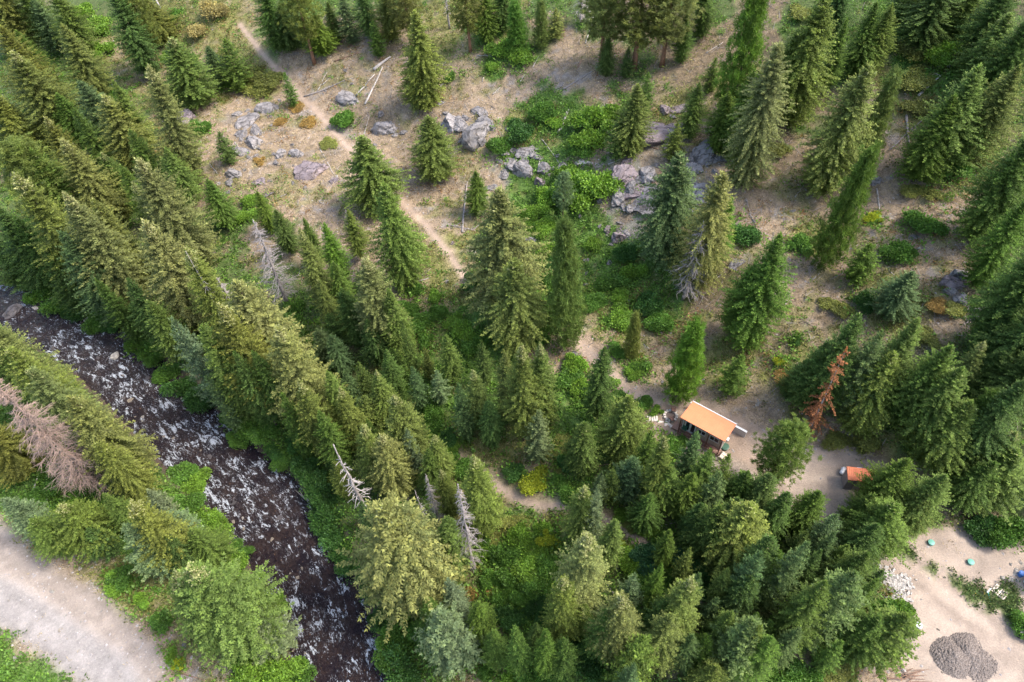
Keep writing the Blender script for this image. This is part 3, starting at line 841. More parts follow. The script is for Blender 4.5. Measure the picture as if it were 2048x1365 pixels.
FIXL = {(757, 1000): 'huge pale yellow-green twin-topped conifer overhanging the lower creek bank', (1000, 384): 'very tall pale green conifer standing at the centre of the wood', (1706, 696): 'dying conifer with rusty brown needles among the firs right of the cabin',
        (-40, 735): 'long leaning dead conifer with dense pinkish brown twigs beside the meadow', (1590, 850): 'long-needled pine standing at the right end of the cabin clearing', (503, 438): 'grey-brown dead conifer with curved bare twigs above the creek wood', (672, 881): 'bleached crooked snag beside the creek alders', (367, 1122): 'broad full fir at the creek end of the gravel pull-out', (1784, 920): 'broad bright green fir hiding most of the small shed',
        (1140, 446): 'slender feathery pine standing in the green rocky gully', (911, 963): 'dead conifer with a dense lilac-grey tangle of twigs below the trail', (575, -70): 'pine with bare reddish trunk at the top of the dry slope', (829, 24): 'bright drooping conifer standing alone beside the bleached fallen logs'}
items = []; treepos = []
_f = random.Random(11); _got = 0; _have = [(int(q.split()[2])*.35+(int(q.split()[2])+(1100-int(q.split()[2]))*(int(q.split()[4])-int(q.split()[3]))/(1850-int(q.split()[3])))*.65, int(q.split()[4])) for q in TREES]
for _ in range(4000):   # small young trees that stand in the gaps of the wood
    if _got >= 46: break
    u, v = (_f.uniform(430, 1300), _f.uniform(600, 1340)) if _f.random() < .7 else (_f.uniform(1300, 1740), _f.uniform(1010, 1345))
    if (900 < u < 1150 and 880 < v < 1235) or (1150 < u < 1330 and 1020 < v < 1110) or (1100 < u < 1500 and 640 < v < 900) or (v < 760 and u > 860) or (u > 1600 and v < 1120): continue
    P = at(u, v)
    if float(creek(P[0], P[1])[0]) < 9 or min(math.hypot(u-a, v-b) for a, b in _have) < 27: continue
    h_ = _f.uniform(48, 88); tu = (u*(1850-v+h_)-1100*h_)/(1850-v); TREES.append('%s %s %d %d %d %d' % (_f.choice('FFb'), _f.choice('GGDBg'), tu, v-h_, v, _f.uniform(36, 50))); _have.append((u, v)); _got += 1
trs = sorted([tuple(l.split()) for l in TREES], key=lambda q: -int(q[3]))
for ti, (k, cc, u, v, b, w) in enumerate(trs):
    u, v, b, w = int(u), int(v), int(b), float(w); b = b-((.11+.20*b/1365)*w if (w > 50 and k in 'fFby') else 0); b = max(b, v+12)
    bx = u+(1100-u)*(b-v)/(1850-v); P = at(bx, b); d = ray(u, v); t = math.hypot(P[0], P[1])/math.hypot(d[0], d[1]); h = H+t*d[2]-P[2]
    dist = np.linalg.norm(P-np.array([0, 0, H])); R = w/2*dist/F
    treepos.append((P[0], P[1], R)); rr = random.Random(ti*7+3)
    h = max(h, 1.5)
    if k in SNAG:
        tm, bm_, ph, pr = rr.choice(SNAG[k]); nm, desc, cat = SH[k]
        root = empty(nm, P, rr.random()*6.28); o1 = bpy.data.objects.new('trunk', tm); o2 = bpy.data.objects.new('bare_crown', bm_); grp = 'dead and bare trees'
        sc = (R/pr, R/pr, h/ph)
    else:
        kk = 's' if (k in 'Fbf' and h < 7.5) else k
        if R/h > .21 and kk+'w' in PROTO: kk += 'w'
        cm, tm, ph, pr = rr.choice(PROTO[kk]); nm, desc, cat = SH[k]
        root = empty(nm, P, rr.random()*6.28); o1 = bpy.data.objects.new('trunk', tm); o2 = bpy.data.objects.new('crown', cm); grp = {'dead_tree': 'dead and bare trees', 'fir_tree': 'firs of the mountain forest', 'spruce_tree': 'spruces among the firs', 'hemlock_tree': 'drooping conifers', 'pine_tree': 'pines on the slopes'}[nm]
        c = np.array(COL[cc])*np.array([1.12, 1.06, .93])*rr.uniform(.88, 1.14)*np.array([rr.uniform(.92, 1.1), 1, rr.uniform(.85, 1.15)]); o2.color = (*c, 1)
        sc = (R*.81/pr, R*.81/pr, h/ph)
    for o in (o1, o2): C.objects.link(o); o.parent = root; o.scale = sc
    root.rotation_euler = (rr.gauss(0, .018), rr.gauss(0, .018), root.rotation_euler[2])
    lab = FIXL.get((u, v)) or ('%s %s %s %s' % (size_word(h), '' if k in SNAG else CW[cc], desc, where(P, u, v))).replace('  ', ' ')
    lab = lab.replace('medium-sized', 'mid-sized').replace('pale yellow-green pale-tipped', 'yellow-green pale-tipped'); tag(root, None, cat, grp); items.append((root, lab, u))
number_labels(items)

# ---------------------------------------------------------------- broadleaf shrubs: photo x, y of the middle, width, colour
BC = {'L': (.155, .275, .035), 'G': (.095, .195, .032), 'D': (.058, .135, .03), 'Y': (.32, .37, .03), 'O': (.19, .21, .05), 'R': (.30, .20, .06), 'W': (.34, .29, .11), 'S': (.13, .19, .09), 'B': (.06, .15, .06)}
BW = {'L': 'bright green leafy shrub', 'G': 'green leafy shrub', 'D': 'dark green leafy shrub', 'Y': 'lime-yellow shrub', 'O': 'olive low shrub', 'R': 'rusty low shrub', 'W': 'straw-flowered shrub', 'S': 'greyish green shrub', 'B': 'bluish green shrub'}
BUSH = """L 1185 235 78|L 1178 278 58|G 1160 300 40|L 1150 372 90|L 1196 368 80|L 1140 345 50|L 1098 388 52|L 1075 420 46|L 1090 450 42|L 1055 440 36|L 1100 498 56|G 1070 520 50|G 1095 552 50|G 1060 592 60|G 1110 600 50|G 1190 600 42|G 1220 560 50|L 1185 488 34|L 1245 630 52|L 1240 590 40|L 1262 540 46|D 1300 604 56|D 1250 500 50|G 1320 640 50|G 1085 220 52|L 1108 242 40|D 1040 262 52|G 1000 290 46|G 692 238 50|L 1010 98 52|L 1040 112 46|L 985 132 24|G 901 154 22
L 200 48 46|L 195 100 42|L 165 30 40|W 428 22 46|W 398 58 36|O 540 148 56|O 518 172 50|R 620 240 34|O 660 280 36|R 592 210 28|O 505 140 46|Y 480 150 34|G 350 30 40|L 345 110 30|G 380 125 36|R 560 240 22|R 520 320 24|O 450 100 30|G 230 185 30|G 400 255 34|L 455 165 26
G 1600 481 46|G 1840 444 52|G 1791 500 50|Y 1742 434 26|R 1732 440 20|O 1830 375 36|O 1862 380 32|O 1852 664 50|R 1885 605 40|O 1915 615 36|O 1830 610 26|O 1655 602 36|O 1685 610 40|D 1728 600 40|Y 1558 720 22|R 1568 745 36|O 1590 735 26|D 1592 678 20|D 1490 463 50|G 1275 730 34|G 1236 700 34|L 1262 742 34|G 1218 640 24|L 1152 722 52|G 1140 752 44|L 1164 770 44|G 1195 790 40|Y 1068 955 54|O 1125 878 42|O 1104 898 40|O 1120 925 36|G 1120 960 34|G 1140 985 44|O 1030 1035 52|O 1000 1060 42|O 1055 1040 42|Y 1100 1075 44|L 1085 1050 40
L 1040 1070 52|L 1075 1095 52|G 1020 1100 52|L 1060 1130 56|G 1095 1120 48|G 1025 1145 52|G 1070 1170 54|G 1045 1190 50|G 1015 1185 44|D 1080 1210 46|D 1030 1230 50|G 990 1100 44|G 985 1150 40|L 970 1100 40|D 1000 1215 44|R 945 1180 30|R 985 1170 26|Y 1235 1080 34|L 1252 1102 42|L 1270 1130 40|G 1290 1150 40|G 1330 1180 52|G 1345 1150 50|B 1310 1105 56|B 1345 1110 50|B 1285 1110 46|G 1350 1210 40|D 1370 1130 44|L 1240 1030 30|O 1262 1048 30|L 1300 1060 30|G 1320 1075 40|D 1400 1160 44|D 1430 1190 44|D 1460 1230 40|G 1270 1240 46
G 100 585 52|G 130 602 52|D 165 618 50|G 200 638 46|D 228 650 36|G 290 685 58|G 312 708 52|G 342 738 52|D 372 768 56|D 402 798 50|D 425 770 42|G 468 833 52|G 485 868 46|G 505 848 50|G 530 862 50|D 548 895 42|G 572 912 46|D 610 930 50|D 630 955 62|D 645 990 62|D 655 1025 64|D 668 1060 60|D 682 1092 56|D 705 1125 50|D 740 1180 42|D 765 1235 46|G 790 1295 70|D 810 1335 70|G 780 1262 52|G 835 1260 50|G 70 560 36|O 20 545 44
G 368 945 52|L 392 962 46|G 345 1000 46|G 385 1000 46|L 425 1032 46|L 440 1062 50|G 462 1098 40|L 470 1122 46|L 492 1168 54|L 512 1205 50|L 535 1215 46|L 555 1200 40|L 500 1345 70|L 562 1335 68|G 605 1350 56|L 480 1215 30|G 323 1240 36|L 284 1196 30|G 250 1150 46|L 232 1165 40|G 490 1100 30|L 345 1310 22|Y 358 1325 18|L 545 1290 40|G 100 980 40|G 60 1000 36|L 150 1010 34|G 110 945 36|G 200 1010 36
G 585 640 46|D 560 665 40|G 620 690 46|G 590 612 34|L 928 655 50|L 905 640 34|G 952 685 50|G 870 848 44|D 900 870 40|G 880 620 40|G 845 640 44|G 820 612 40|G 868 820 40|G 850 680 34|D 790 640 40|G 830 575 30|L 870 590 28|G 1010 640 34|D 960 560 50|G 1090 640 50|G 1075 670 46|D 1110 520 44|L 505 400 30|L 492 430 34|G 930 930 40|G 905 915 40|L 900 890 34|G 690 850 34|D 600 880 50|D 880 1180 50|D 930 1290 60|G 1065 1350 50|G 1110 1355 46|L 1020 1350 40|D 1180 1330 50|D 1290 1230 40|G 975 1340 30|D 1160 1300 50|D 1130 920 40|D 1030 940 40
L 1795 1230 50|G 1770 1210 50|L 1750 1270 40|G 1600 1345 50|O 1650 1335 50|G 1560 1350 50|B 1590 1340 30|O 1690 1330 40|O 1740 865 60|O 1680 870 50|O 1720 880 40|L 1900 890 40|L 1980 870 40|G 2045 1245 40|D 1960 1045 60|G 2010 1060 60|G 1700 1240 40|D 1560 1270 40|G 1340 890 46|G 1320 905 40|G 1360 880 30|L 1310 820 26|G 1290 800 34|G 1235 790 36|L 1220 760 30|O 1560 290 40|O 1900 100 60|O 1830 150 60|L 1880 110 50|O 1850 210 50|O 1600 20 40|G 1900 330 60|O 1810 90 60|G 1850 320 50|L 1570 330 0""".replace('\n', '|').split('|')
bushpos = []
bmeshes = []
for s in range(6):
    b = bush_mesh(40+s, 6000, 8+s); b.materials.append(M_leaf); st = stem_mesh(s); st.materials.append(M_bark); bmeshes.append((b, st))
sb = bush_mesh(60, 1500, 9, leaf=.3); sb.materials.append(M_leaf); bsmall = (sb, bmeshes[0][1])
items = []
for i, l in enumerate(BUSH):
    c, u, v, w = l.split(); u, v, w = float(u), float(v), float(w)
    if w < 5: continue
    rr = random.Random(i+99); dist = 1
    P = at(u, v+w*.25); dist = np.linalg.norm(P-np.array([0, 0, H])); R = w/2*dist/F*1.12
    b, st = bsmall if R < .7 else rr.choice(bmeshes)
    bushpos.append((P[0], P[1], R, c)); root = empty('shrub', P-np.array([0, 0, .05]), rr.random()*6.28); hz = R*rr.uniform(.85, 1.15)
    if c in 'OR': hz *= .5
    o2 = bpy.data.objects.new('leaves', b); o1 = bpy.data.objects.new('stems', st); q = np.array(BC[c])*rr.uniform(.85, 1.15); o2.color = (*q, 1)
    for o in (o1, o2): C.objects.link(o); o.parent = root; o.scale = (R*rr.uniform(.85, 1.1), R*rr.uniform(.85, 1.1), hz)
    tag(root, None, 'shrub', 'leafy shrubs'); items.append((root, ('small ' if R < 1.0 else ('big ' if R > 2.3 else 'rounded '))+BW[c]+' '+where(P, u, v), u))
number_labels(items)

# ---------------------------------------------------------------- rocks: photo x, y, width, colour, stretch, turn
RC = {'g': (.225, .205, .195), 'w': (.44, .40, .35), 'p': (.22, .175, .175), 'd': (.10, .088, .088), 't': (.30, .25, .19)}
RW = {'g': 'grey rock', 'w': 'pale whitish rock', 'p': 'pinkish grey rock', 'd': 'dark wet boulder', 't': 'tan rock'}
ROCKS = """w 488 172 20|g 492 240 34|g 480 263 26|g 508 282 38|g 486 300 26|p 372 232 40|g 470 345 28|g 460 363 22|g 455 382 15|g 530 215 38|g 516 262 22|g 701 194 32|g 690 138 12|g 772 253 42|g 762 226 20|g 750 289 15|g 810 262 14|g 562 307 24|g 590 306 26|g 552 325 20|p 625 335 42|g 905 240 46|g 925 246 30|g 886 258 26|g 955 258 60|g 975 245 30|g 780 326 12|g 803 341 12|g 895 306 18|g 585 365 10|g 611 374 12|p 518 360 22|p 540 385 20|g 1055 300 34|w 1170 322 22|g 1045 336 44|g 1022 322 28|g 1090 335 26|g 1075 312 20|p 1250 345 56|g 1240 388 44|g 1262 372 36|p 1313 252 62|g 1345 266 36|g 1346 232 15|g 1330 280 30|g 1298 345 44|g 1406 308 50|g 1390 335 42|g 1412 290 34|g 1300 392 64|g 1395 385 56|g 1320 410 40|g 1235 216 12|g 1233 250 15|w 1222 268 14|g 1160 430 15|g 1241 443 18|p 1238 468 36|g 1255 466 22|g 1222 486 15|g 1172 518 15|g 1173 545 13|g 1172 568 12|g 1218 523 18|g 1256 602 19|g 1058 476 32|w 1048 478 18|g 1473 524 22|g 1469 536 12|g 1298 586 12|g 1919 546 36|p 1912 565 28|g 1900 582 22|g 1922 596 26|g 1970 625 32|g 2011 616 22|g 1827 472 18|w 1840 481 12|w 1837 496 11|w 1832 514 8|w 1862 436 10|g 1584 421 12|g 1752 358 22|g 1325 763 12|w 1515 806 14|w 1293 806 8|w 1294 848 18|g 1130 330 22|g 1010 345 22|g 1000 320 20|g 1115 310 16|g 1430 395 24|g 1200 450 14|w 1840 168 8|g 1150 705 16|p 905 485 14|g 838 490 16|g 757 522 14|g 895 562 14|g 1130 869 12|w 1105 962 14|g 1110 725 10|g 540 232 16|g 650 330 18|g 1008 300 22|p 1080 360 24|g 1130 355 16|g 1200 400 20|p 1280 215 16|g 1420 260 20
w 2004 1155 12|w 2021 1159 11|t 2012 1162 12|w 2031 1142 14|w 2034 1160 9|w 1991 1172 8|w 2021 1128 8|w 2041 1124 7|w 1955 1088 7|t 1876 1259 5|t 1884 1344 5|w 1842 1199 4|w 105 1182 10|w 30 1316 10|w 383 1315 9|w 452 1310 12|g 368 1290 10|w 185 1135 8|w 161 1135 8|w 162 1243 5|w 218 1314 5|w 203 1222 4|w 131 1231 5|t 312 1363 5|w 1808 1340 14|d 1812 1350 14|w 1310 768 5|t 860 700 8|g 598 950 12|t 798 1248 14|t 812 1222 12
w 234 713 17|w 178 643 12|t 264 804 10|w 289 838 8|w 288 846 7|t 274 838 6|d 422 917 10|t 597 1158 9|t 583 1150 7|t 546 1082 9|t 606 1140 6|d 648 1226 8|d 30 625 26|w 70 975 0|d 250 800 9|t 350 880 7|d 150 745 10|t 330 877 6|d 470 1010 12|t 470 1047 9|t 490 1060 8|w 488 1040 6|d 660 1180 10|d 560 1040 12|t 590 1300 9|t 612 1310 8|d 300 760 9|d 360 840 9|d 540 1160 10|d 690 1270 9|d 620 1250 10|d 745 1330 16|t 250 755 7|t 330 800 6|t 405 905 6|t 575 1305 7|d 600 1090 10|d 520 1120 8|d 500 1000 9|d 110 700 12|w 75 620 12|d 200 720 9""".replace('\n', '|').split('|')
rproto = [rock_mesh(s, fl_, 10, lg) for s, fl_, lg in ((1, .6, 1.0), (2, .5, 1.5), (3, .7, 1.1), (4, .45, 1.3), (5, .6, 1.8), (6, .75, 1.0))]
_r = random.Random(77); _sat = []
for l in ROCKS:
    c, u, v, w = l.split(); u, v, w = float(u), float(v), float(w)
    if w >= 22 and v < 620 and len(_sat) < 125:
        for k in range(2 if w < 34 else 4): _sat.append('%s %.0f %.0f %.0f' % (c, u+_r.gauss(0, w*.62), v+_r.gauss(0, w*.5), w*_r.uniform(.28, .6)))
ROCKS += _sat
items = []
for i, l in enumerate(ROCKS):
    c, u, v, w = l.split(); u, v, w = float(u), float(v), float(w)
    if w < 2: continue
    rr = random.Random(i*5+1); P = at(u, v+w*.15); R = w/2*np.linalg.norm(P-np.array([0, 0, H]))/F*(1.55 if w > 20 else 1.15)
    s_c = abs(float(creek(P[0], P[1])[0])); wet = s_c < 6
    o = bpy.data.objects.new('river_stone' if wet else 'rock', rr.choice(rproto)); C.objects.link(o)
    o.location = (P[0], P[1], (0.08 if wet else P[2]-R*.08)); k = R*.86; o.scale = (k, k*rr.uniform(.75, 1), k*rr.uniform(.75, 1.25)); o.rotation_euler = (rr.gauss(0, .15), rr.gauss(0, .15), rr.random()*6.28 if w < 50 else rr.uniform(.3, .9))
    q = np.array(RC[c])*rr.uniform(.85, 1.15); o.color = (*q, 1)
    lab = ('tiny ' if R < .4 else ('large ' if R > 1.5 else 'mid-sized '))+RW[c]+(' in the rushing creek' if wet else ' '+where(P, u, v))
    tag(o, None, 'rock', 'stones in the creek' if wet else 'rocks on the ground'); items.append((o, lab, u))
number_labels(items)

# ---------------------------------------------------------------- fallen logs: two photo ends, thickness in photo pixels, wood
LOGS = """731 210 766 136 4.5 w 0|713 192 750 150 4.5 w 4|748 142 782 116 7 w 0|608 195 706 158 3 g 8|635 183 656 142 2 w 0|645 171 666 150 2 w 0|684 85 722 99 3 b 0|670 124 718 107 3 b 3|727 273 738 234 2 w 0|1124 181 1196 137 2.5 g 0|1171 88 1187 35 2.5 w 0|1066 136 1078 113 2 w 0|1116 267 1134 224 3.5 w 0|1121 262 1138 219 2.5 w 0|1084 279 1128 342 2 w 0|1076 341 1081 310 3 w 0|1154 138 1164 120 3 b 0|1412 107 1446 86 2.2 w 0|924 466 934 366 5 g 5|902 452 952 462 3 g 18|1754 379 1761 452 3 w 0|1896 136 1968 66 8 w 3|1836 193 1882 152 5 w 3|1812 233 1817 292 5 g 0|1778 302 1850 237 3 g 8|1362 641 1394 617 2.5 b 0|822 571 862 538 2.5 g 0|824 569 860 556 3 w 0|768 776 793 750 7 b 0|68 982 80 948 5 t 0|1833 937 1865 941 2.5 w 5|1492 400 1502 437 2.5 g 3|1316 1053 1352 1045 2 w 0|358 1345 412 1363 2.5 b 0|1287 690 1320 712 2 w 3|1298 702 1345 675 3 b 8|636 402 648 410 2 w 3|1300 372 1322 345 5 b 3|874 180 895 160 3 w 0|1762 474 1770 465 2 w 0|955 112 985 114 2 w 5|965 165 973 135 2 w 0|525 110 545 112 0 w 0|1600 930 1612 900 3 t 5|1186 940 1210 928 2 b 3|840 200 840 200 0 w 0|600 998 622 1002 3 t 4|545 963 566 968 2 b 0|310 -5 322 20 4 w 0|655 325 668 352 2 w 0|1460 262 1500 232 5 b 9|420 330 438 350 2 w 0|560 395 575 388 2 w 0|470 285 480 300 2 w 0|640 300 652 318 2 w 0|590 345 600 330 2 g 0|870 268 884 300 2 w 0|1040 165 1050 150 2 w 0|985 190 1000 176 2.5 w 0|1050 212 1062 190 2.5 b 0|1010 262 1034 250 2 g 0|1130 395 1148 372 2.5 g 0|1215 330 1240 320 2.5 w 0|1300 295 1318 300 2.5 b 0|1590 395 1608 372 2 w 0|1655 290 1664 270 2.5 w 0|1700 500 1716 490 2 w 0|1775 540 1790 552 2 w 0|1690 545 1660 560 2 g 0|1930 470 1950 462 2 w 0|1625 560 1640 548 2 w 0|1430 560 1450 545 2 w 0|1345 690 1365 700 2 w 0|1570 610 1580 590 2 w 0|1840 620 1852 600 2 w 0|740 60 760 75 3 b 0|1500 430 1512 450 3 g 4""".split('|')
LW = {'w': ('bleached white log', M_white), 'g': ('grey weathered log', M_grey), 'b': ('reddish brown log', M_brownlog), 't': ('tan log', M_white)}
items = []
for i, l in enumerate(LOGS):
    p = l.split(); x0, y0, x1, y1, w = map(float, p[:5]); c = p[5]; nbr = int(p[6])
    if w <= 0: continue
    rr = random.Random(i+5); A, B = at(x0, y0), at(x1, y1); n = 7; r = max(.06, w/2*np.linalg.norm(A-np.array([0, 0, H]))/F*.95)
    mid = (A+B)/2; pts = []
    for k in range(n):
        t = k/(n-1); q = A*(1-t)+B*t; z = max(float(ground(q[0], q[1])), (A*(1-t)+B*t)[2]-.1)+r*.7; pts.append(Vector((q[0]-mid[0]+rr.gauss(0, .04), q[1]-mid[1]+rr.gauss(0, .04), z-mid[2])))
    m = MB().tube(pts, [r*(1-.55*k/(n-1)) for k in range(n)], 8)
    root = empty('fallen_log', mid); m.build('log_trunk', LW[c][1], root, smooth=True)
    if nbr:
        for k in range(nbr):
            b = MB()
            t = rr.uniform(.1, .95); q = pts[0].lerp(pts[-1], t); d = Vector((rr.gauss(0, 1), rr.gauss(0, 1), abs(rr.gauss(0, .4)))).normalized()*rr.uniform(.7, 2.0)
            b.tube([q, q+d*.5, q+d+Vector((0, 0, -.1))], [.05, .035, .015], 4)
            b.build('branch', LW[c][1], root)
    L_ = np.linalg.norm(A-B); tag(root, None, 'log', 'fallen logs'); items.append((root, ('long ' if L_ > 8 else ('short ' if L_ < 4 else ''))+LW[c][0]+' lying '+where(mid, (x0+x1)/2, (y0+y1)/2), (x0+x1)/2))
number_labels(items)
# ---------------------------------------------------------------- low growth nobody could count
def scatter(n, keyfn, seed, box=(-110, 95, 8, 170)):
    g = np.random.default_rng(seed); out = []; tot = 0
    while tot < n:
        P = np.stack([g.uniform(box[0], box[1], 60000), g.uniform(box[2], box[3], 60000), np.zeros(60000)], 1)
        # thin out with distance so that near and far ground carry alike what can be seen
        ix = np.clip(np.searchsorted(ax, P[:, 0])-1, 0, nx-1); iy = np.clip(np.searchsorted(ay, P[:, 1])-1, 0, ny-1); k = iy*nx+ix
        P[:, 2] = ground(P[:, 0], P[:, 1]); u, v, dep = proj(P); w = keyfn(k)
        vis = (u > -120) & (u < 2170) & (v > -120) & (v < 1480) & (np.abs(s_[k]) > 6.2)
        keep = vis & (g.random(len(P)) < w*np.clip(95/dep, .35, 1.6)/1.6)
        out.append(P[keep]); tot += keep.sum()
    return np.concatenate(out)[:n]
bare = np.clip(roadm+yardm*.97+trailw, 0, 1)
def clumps(P, seed, per, leaf, wd, spread, up, tone=.2):
    g = np.random.default_rng(seed); c = Cards(); n = len(P); Z = np.repeat(P, per, 0); m = len(Z)
    d = rvec(g, m)*np.array([1, 1, .5])+np.array([0, 0, up]); off = g.normal(size=(m, 3))*spread; off[:, 2] = np.abs(off[:, 2])*.7
    sz = np.repeat(g.uniform(.6, 1.4, n), per)
    c.add(Z+off*sz[:, None], d, rvec(g, m), leaf*sz*g.uniform(.7, 1.2, m), wd*sz, np.repeat(np.clip(1+g.normal(size=n)*tone, .5, 1.6), per)*g.uniform(.8, 1.2, m), .6*(g.random(m) < .25))
    return c.mesh('clumps')
def stuff(name, P, mat, color, label, seed, per, leaf, wd, spread, up, tone=.2):
    me = clumps(P, seed, per, leaf, wd, spread, up, tone); me.materials.append(mat); o = bpy.data.objects.new(name, me); C.objects.link(o); o.color = (*color, 1)
    tag(o, label, 'plants', None, 'stuff')
_b = np.random.default_rng(5); _P = []
for x, y, R_, c_ in bushpos:
    if c_ in 'LGDBY' and not (x > 36 and y < 32): n_ = int(10+R_*9); _P.append(np.stack([x+_b.normal(size=n_)*R_*.85, y+_b.normal(size=n_)*R_*.85], 1))
_P = np.concatenate(_P); _P = np.concatenate([_P, ground(_P[:, 0], _P[:, 1])[:, None]], 1); _P = _P[np.abs(creek(_P[:, 0], _P[:, 1])[0]) > 6.0]; _k = np.clip(np.searchsorted(ay, _P[:, 1])-1, 0, ny-1)*nx+np.clip(np.searchsorted(ax, _P[:, 0])-1, 0, nx-1); _P = _P[bare[_k] < .3]
stuff('leafy_ground_cover', _P, M_leaf, (.13, .235, .036), 'bright green knee-high growth spreading between the shrubs', 21, 16, .36, .11, .42, .6)
stuff('verge_plants', scatter(300, lambda k: strip[k]*1.0, 15), M_leaf, (.10, .15, .045), 'ragged green weeds on the strip between driveway and tank lids', 22, 8, .26, .07, .22, .7, .35)
stuff('undergrowth', scatter(26000, lambda k: (W[k, 3]+W[k, 4]*.55+W[k, 2]*.2)*(1-bare[k]), 1), M_leaf, (.115, .215, .036), 'low green leafy undergrowth carpeting the ground under and between the trees', 11, 9, .34, .10, .30, .5)
stuff('low_shrubs', scatter(11000, lambda k: (W[k, 2]+W[k, 1]*.25+W[k, 4]*.15)*(1-bare[k]), 2), M_leaf, (.165, .175, .045), 'olive and yellowish low scrub scattered on the slope', 12, 9, .28, .08, .26, .5, .3)
stuff('dry_grass', scatter(42000, lambda k: (W[k, 0]+W[k, 1]*.7+W[k, 2]*.5)*(1-bare[k]*.98), 3), M_leaf, (.38, .305, .18), 'dry straw-coloured grass tufts on the open hillside', 13, 5, .34, .025, .12, .9, .25)
stuff('red_weeds', scatter(1500, lambda k: (W[k, 0]*.6+W[k, 2]*.6)*(vnoise(GP[k, 0], GP[k, 1], 7, 31) > .6)*(1-bare[k]), 4), M_leaf, (.24, .13, .05), 'rusty orange weeds scattered through the dry grass', 14, 8, .25, .07, .25, .5, .3)
g = np.random.default_rng(9); P = scatter(9000, lambda k: (W[k, 0]*.5+W[k, 5]*.05+W[k, 6]+yardm[k]*.03+roadm[k]*.02), 5); m = len(P)
oc = np.array([(1, 0, 0), (-1, 0, 0), (0, 1, 0), (0, -1, 0), (0, 0, 1), (0, 0, -.3)]); r = (g.random(m)**4*.20+.045)
V = (P[:, None, :]+oc[None]*(r[:, None, None]*g.uniform(.6, 1.1, (m, 6, 1)))*np.array([1, 1, .55])).reshape(-1, 3)
tri = np.array([(0, 2, 4), (2, 1, 4), (1, 3, 4), (3, 0, 4), (2, 0, 5), (1, 2, 5), (3, 1, 5), (0, 3, 5)]); Fq = (np.arange(m)[:, None, None]*6+tri[None]).reshape(-1, 3)
pm = fast_mesh('pebbles', V, Fq); pm.materials.append(simple('pebble', (.30, .27, .25), .9, .4, 1.3)); o = bpy.data.objects.new('pebbles', pm); C.objects.link(o); tag(o, 'small loose stones strewn over the dry slope and yard', 'stones', None, 'stuff')
P = scatter(3000, lambda k: (W[k, 0]*.6+W[k, 1]+W[k, 4]*.2)*(1-bare[k]), 6); tw = MB()
for q in P:
    a = rnd.random()*6.28; l = rnd.uniform(.5, 2.2); d = Vector((math.cos(a)*l, math.sin(a)*l, 0)); p0 = Vector(q)+Vector((0, 0, .06)); p1 = p0+d; p1.z = float(ground(p1.x, p1.y))+.08
    tw.tube([p0, (p0+p1)/2+Vector((0, 0, .05)), p1], [.035, .03, .012], 3, False)
tag(tw.build('dead_twigs', M_grey), 'thin grey sticks littering the slope', 'twigs', None, 'stuff')

# ---------------------------------------------------------------- cabin
def corrugated(name, col, along=0):
    m, nt, b = newmat(name, .45); n = noise(nt, 1.3, 4); rgb = N(nt, 'ShaderNodeRGB'); rgb.outputs[0].default_value = (*col, 1)
    nt.links.new(scaled(nt, rgb.outputs[0], rmap(nt, n.outputs[0], .3, .7, .93, 1.07)), b.inputs['Base Color']); return m
def board(name, col, axis_, pitch):
    m, nt, b = newmat(name, .8); tc = N(nt, 'ShaderNodeTexCoord'); w = N(nt, 'ShaderNodeTexWave', wave_type='BANDS', bands_direction=axis_, wave_profile='SAW'); w.inputs['Scale'].default_value = .314/pitch; nt.links.new(tc.outputs['Object'], w.inputs[0])
    n = noise(nt, 4, 6); f = rmap(nt, n.outputs[0], .3, .7, .8, 1.2); g_ = rmap(nt, w.outputs[0], .0, .12, .55, 1); mu = N(nt, 'ShaderNodeMath', operation='MULTIPLY'); nt.links.new(f, mu.inputs[0]); nt.links.new(g_, mu.inputs[1])
    rgb = N(nt, 'ShaderNodeRGB'); rgb.outputs[0].default_value = (*col, 1); nt.links.new(scaled(nt, rgb.outputs[0], mu.outputs[0]), b.inputs['Base Color']); bump(nt, b, w.outputs[0], .3, .02); return m
M_roof = corrugated('orange_metal_roof', (.60, .20, .09)); M_roof2 = corrugated('shed_orange_roof', (.60, .15, .045)); M_wall = board('tan_siding', (.42, .34, .27), 'Z', .22); M_deck = board('red_brown_deck', (.26, .15, .11), 'Y', .15)
M_post = simple('dark_red_paint', (.11, .035, .02), .6, .2); M_trim = simple('white_trim', (.66, .65, .63), .5, .06); M_glass, nt_, gb = newmat('dark_glass', .06); gb.inputs['Base Color'].default_value = (.015, .018, .028, 1); gb.inputs['Specular IOR Level'].default_value = .8
M_green = simple('green_plastic', (.03, .09, .055), .5, .15); M_mint = simple('mint_plastic', (.09, .28, .21), .5, .15); M_conc = simple('grey_block', (.52, .50, .49), .9, .12, 3); M_stone = simple('pale_stone', (.50, .44, .38), .9, .25, 3); M_ash = simple('ash', (.09, .07, .06), 1, .4)
M_shedw = board('shed_plank', (.24, .20, .18), 'X', .2); M_dirt = simple('dirt', (.30, .22, .16), .95, .3); M_white2 = simple('white_painted_metal', (.62, .62, .63), .35, .05); M_black = simple('black_rubber', (.02, .02, .022), .6, .2); M_blue = simple('blue_plastic', (.06, .16, .42), .5, .1); M_yel = simple('yellow_hose', (.75, .55, .10), .5, .1); M_teal = simple('teal_hose', (.05, .38, .36), .5, .1); M_wood = simple('pale_pallet_wood', (.62, .52, .42), .85, .2)

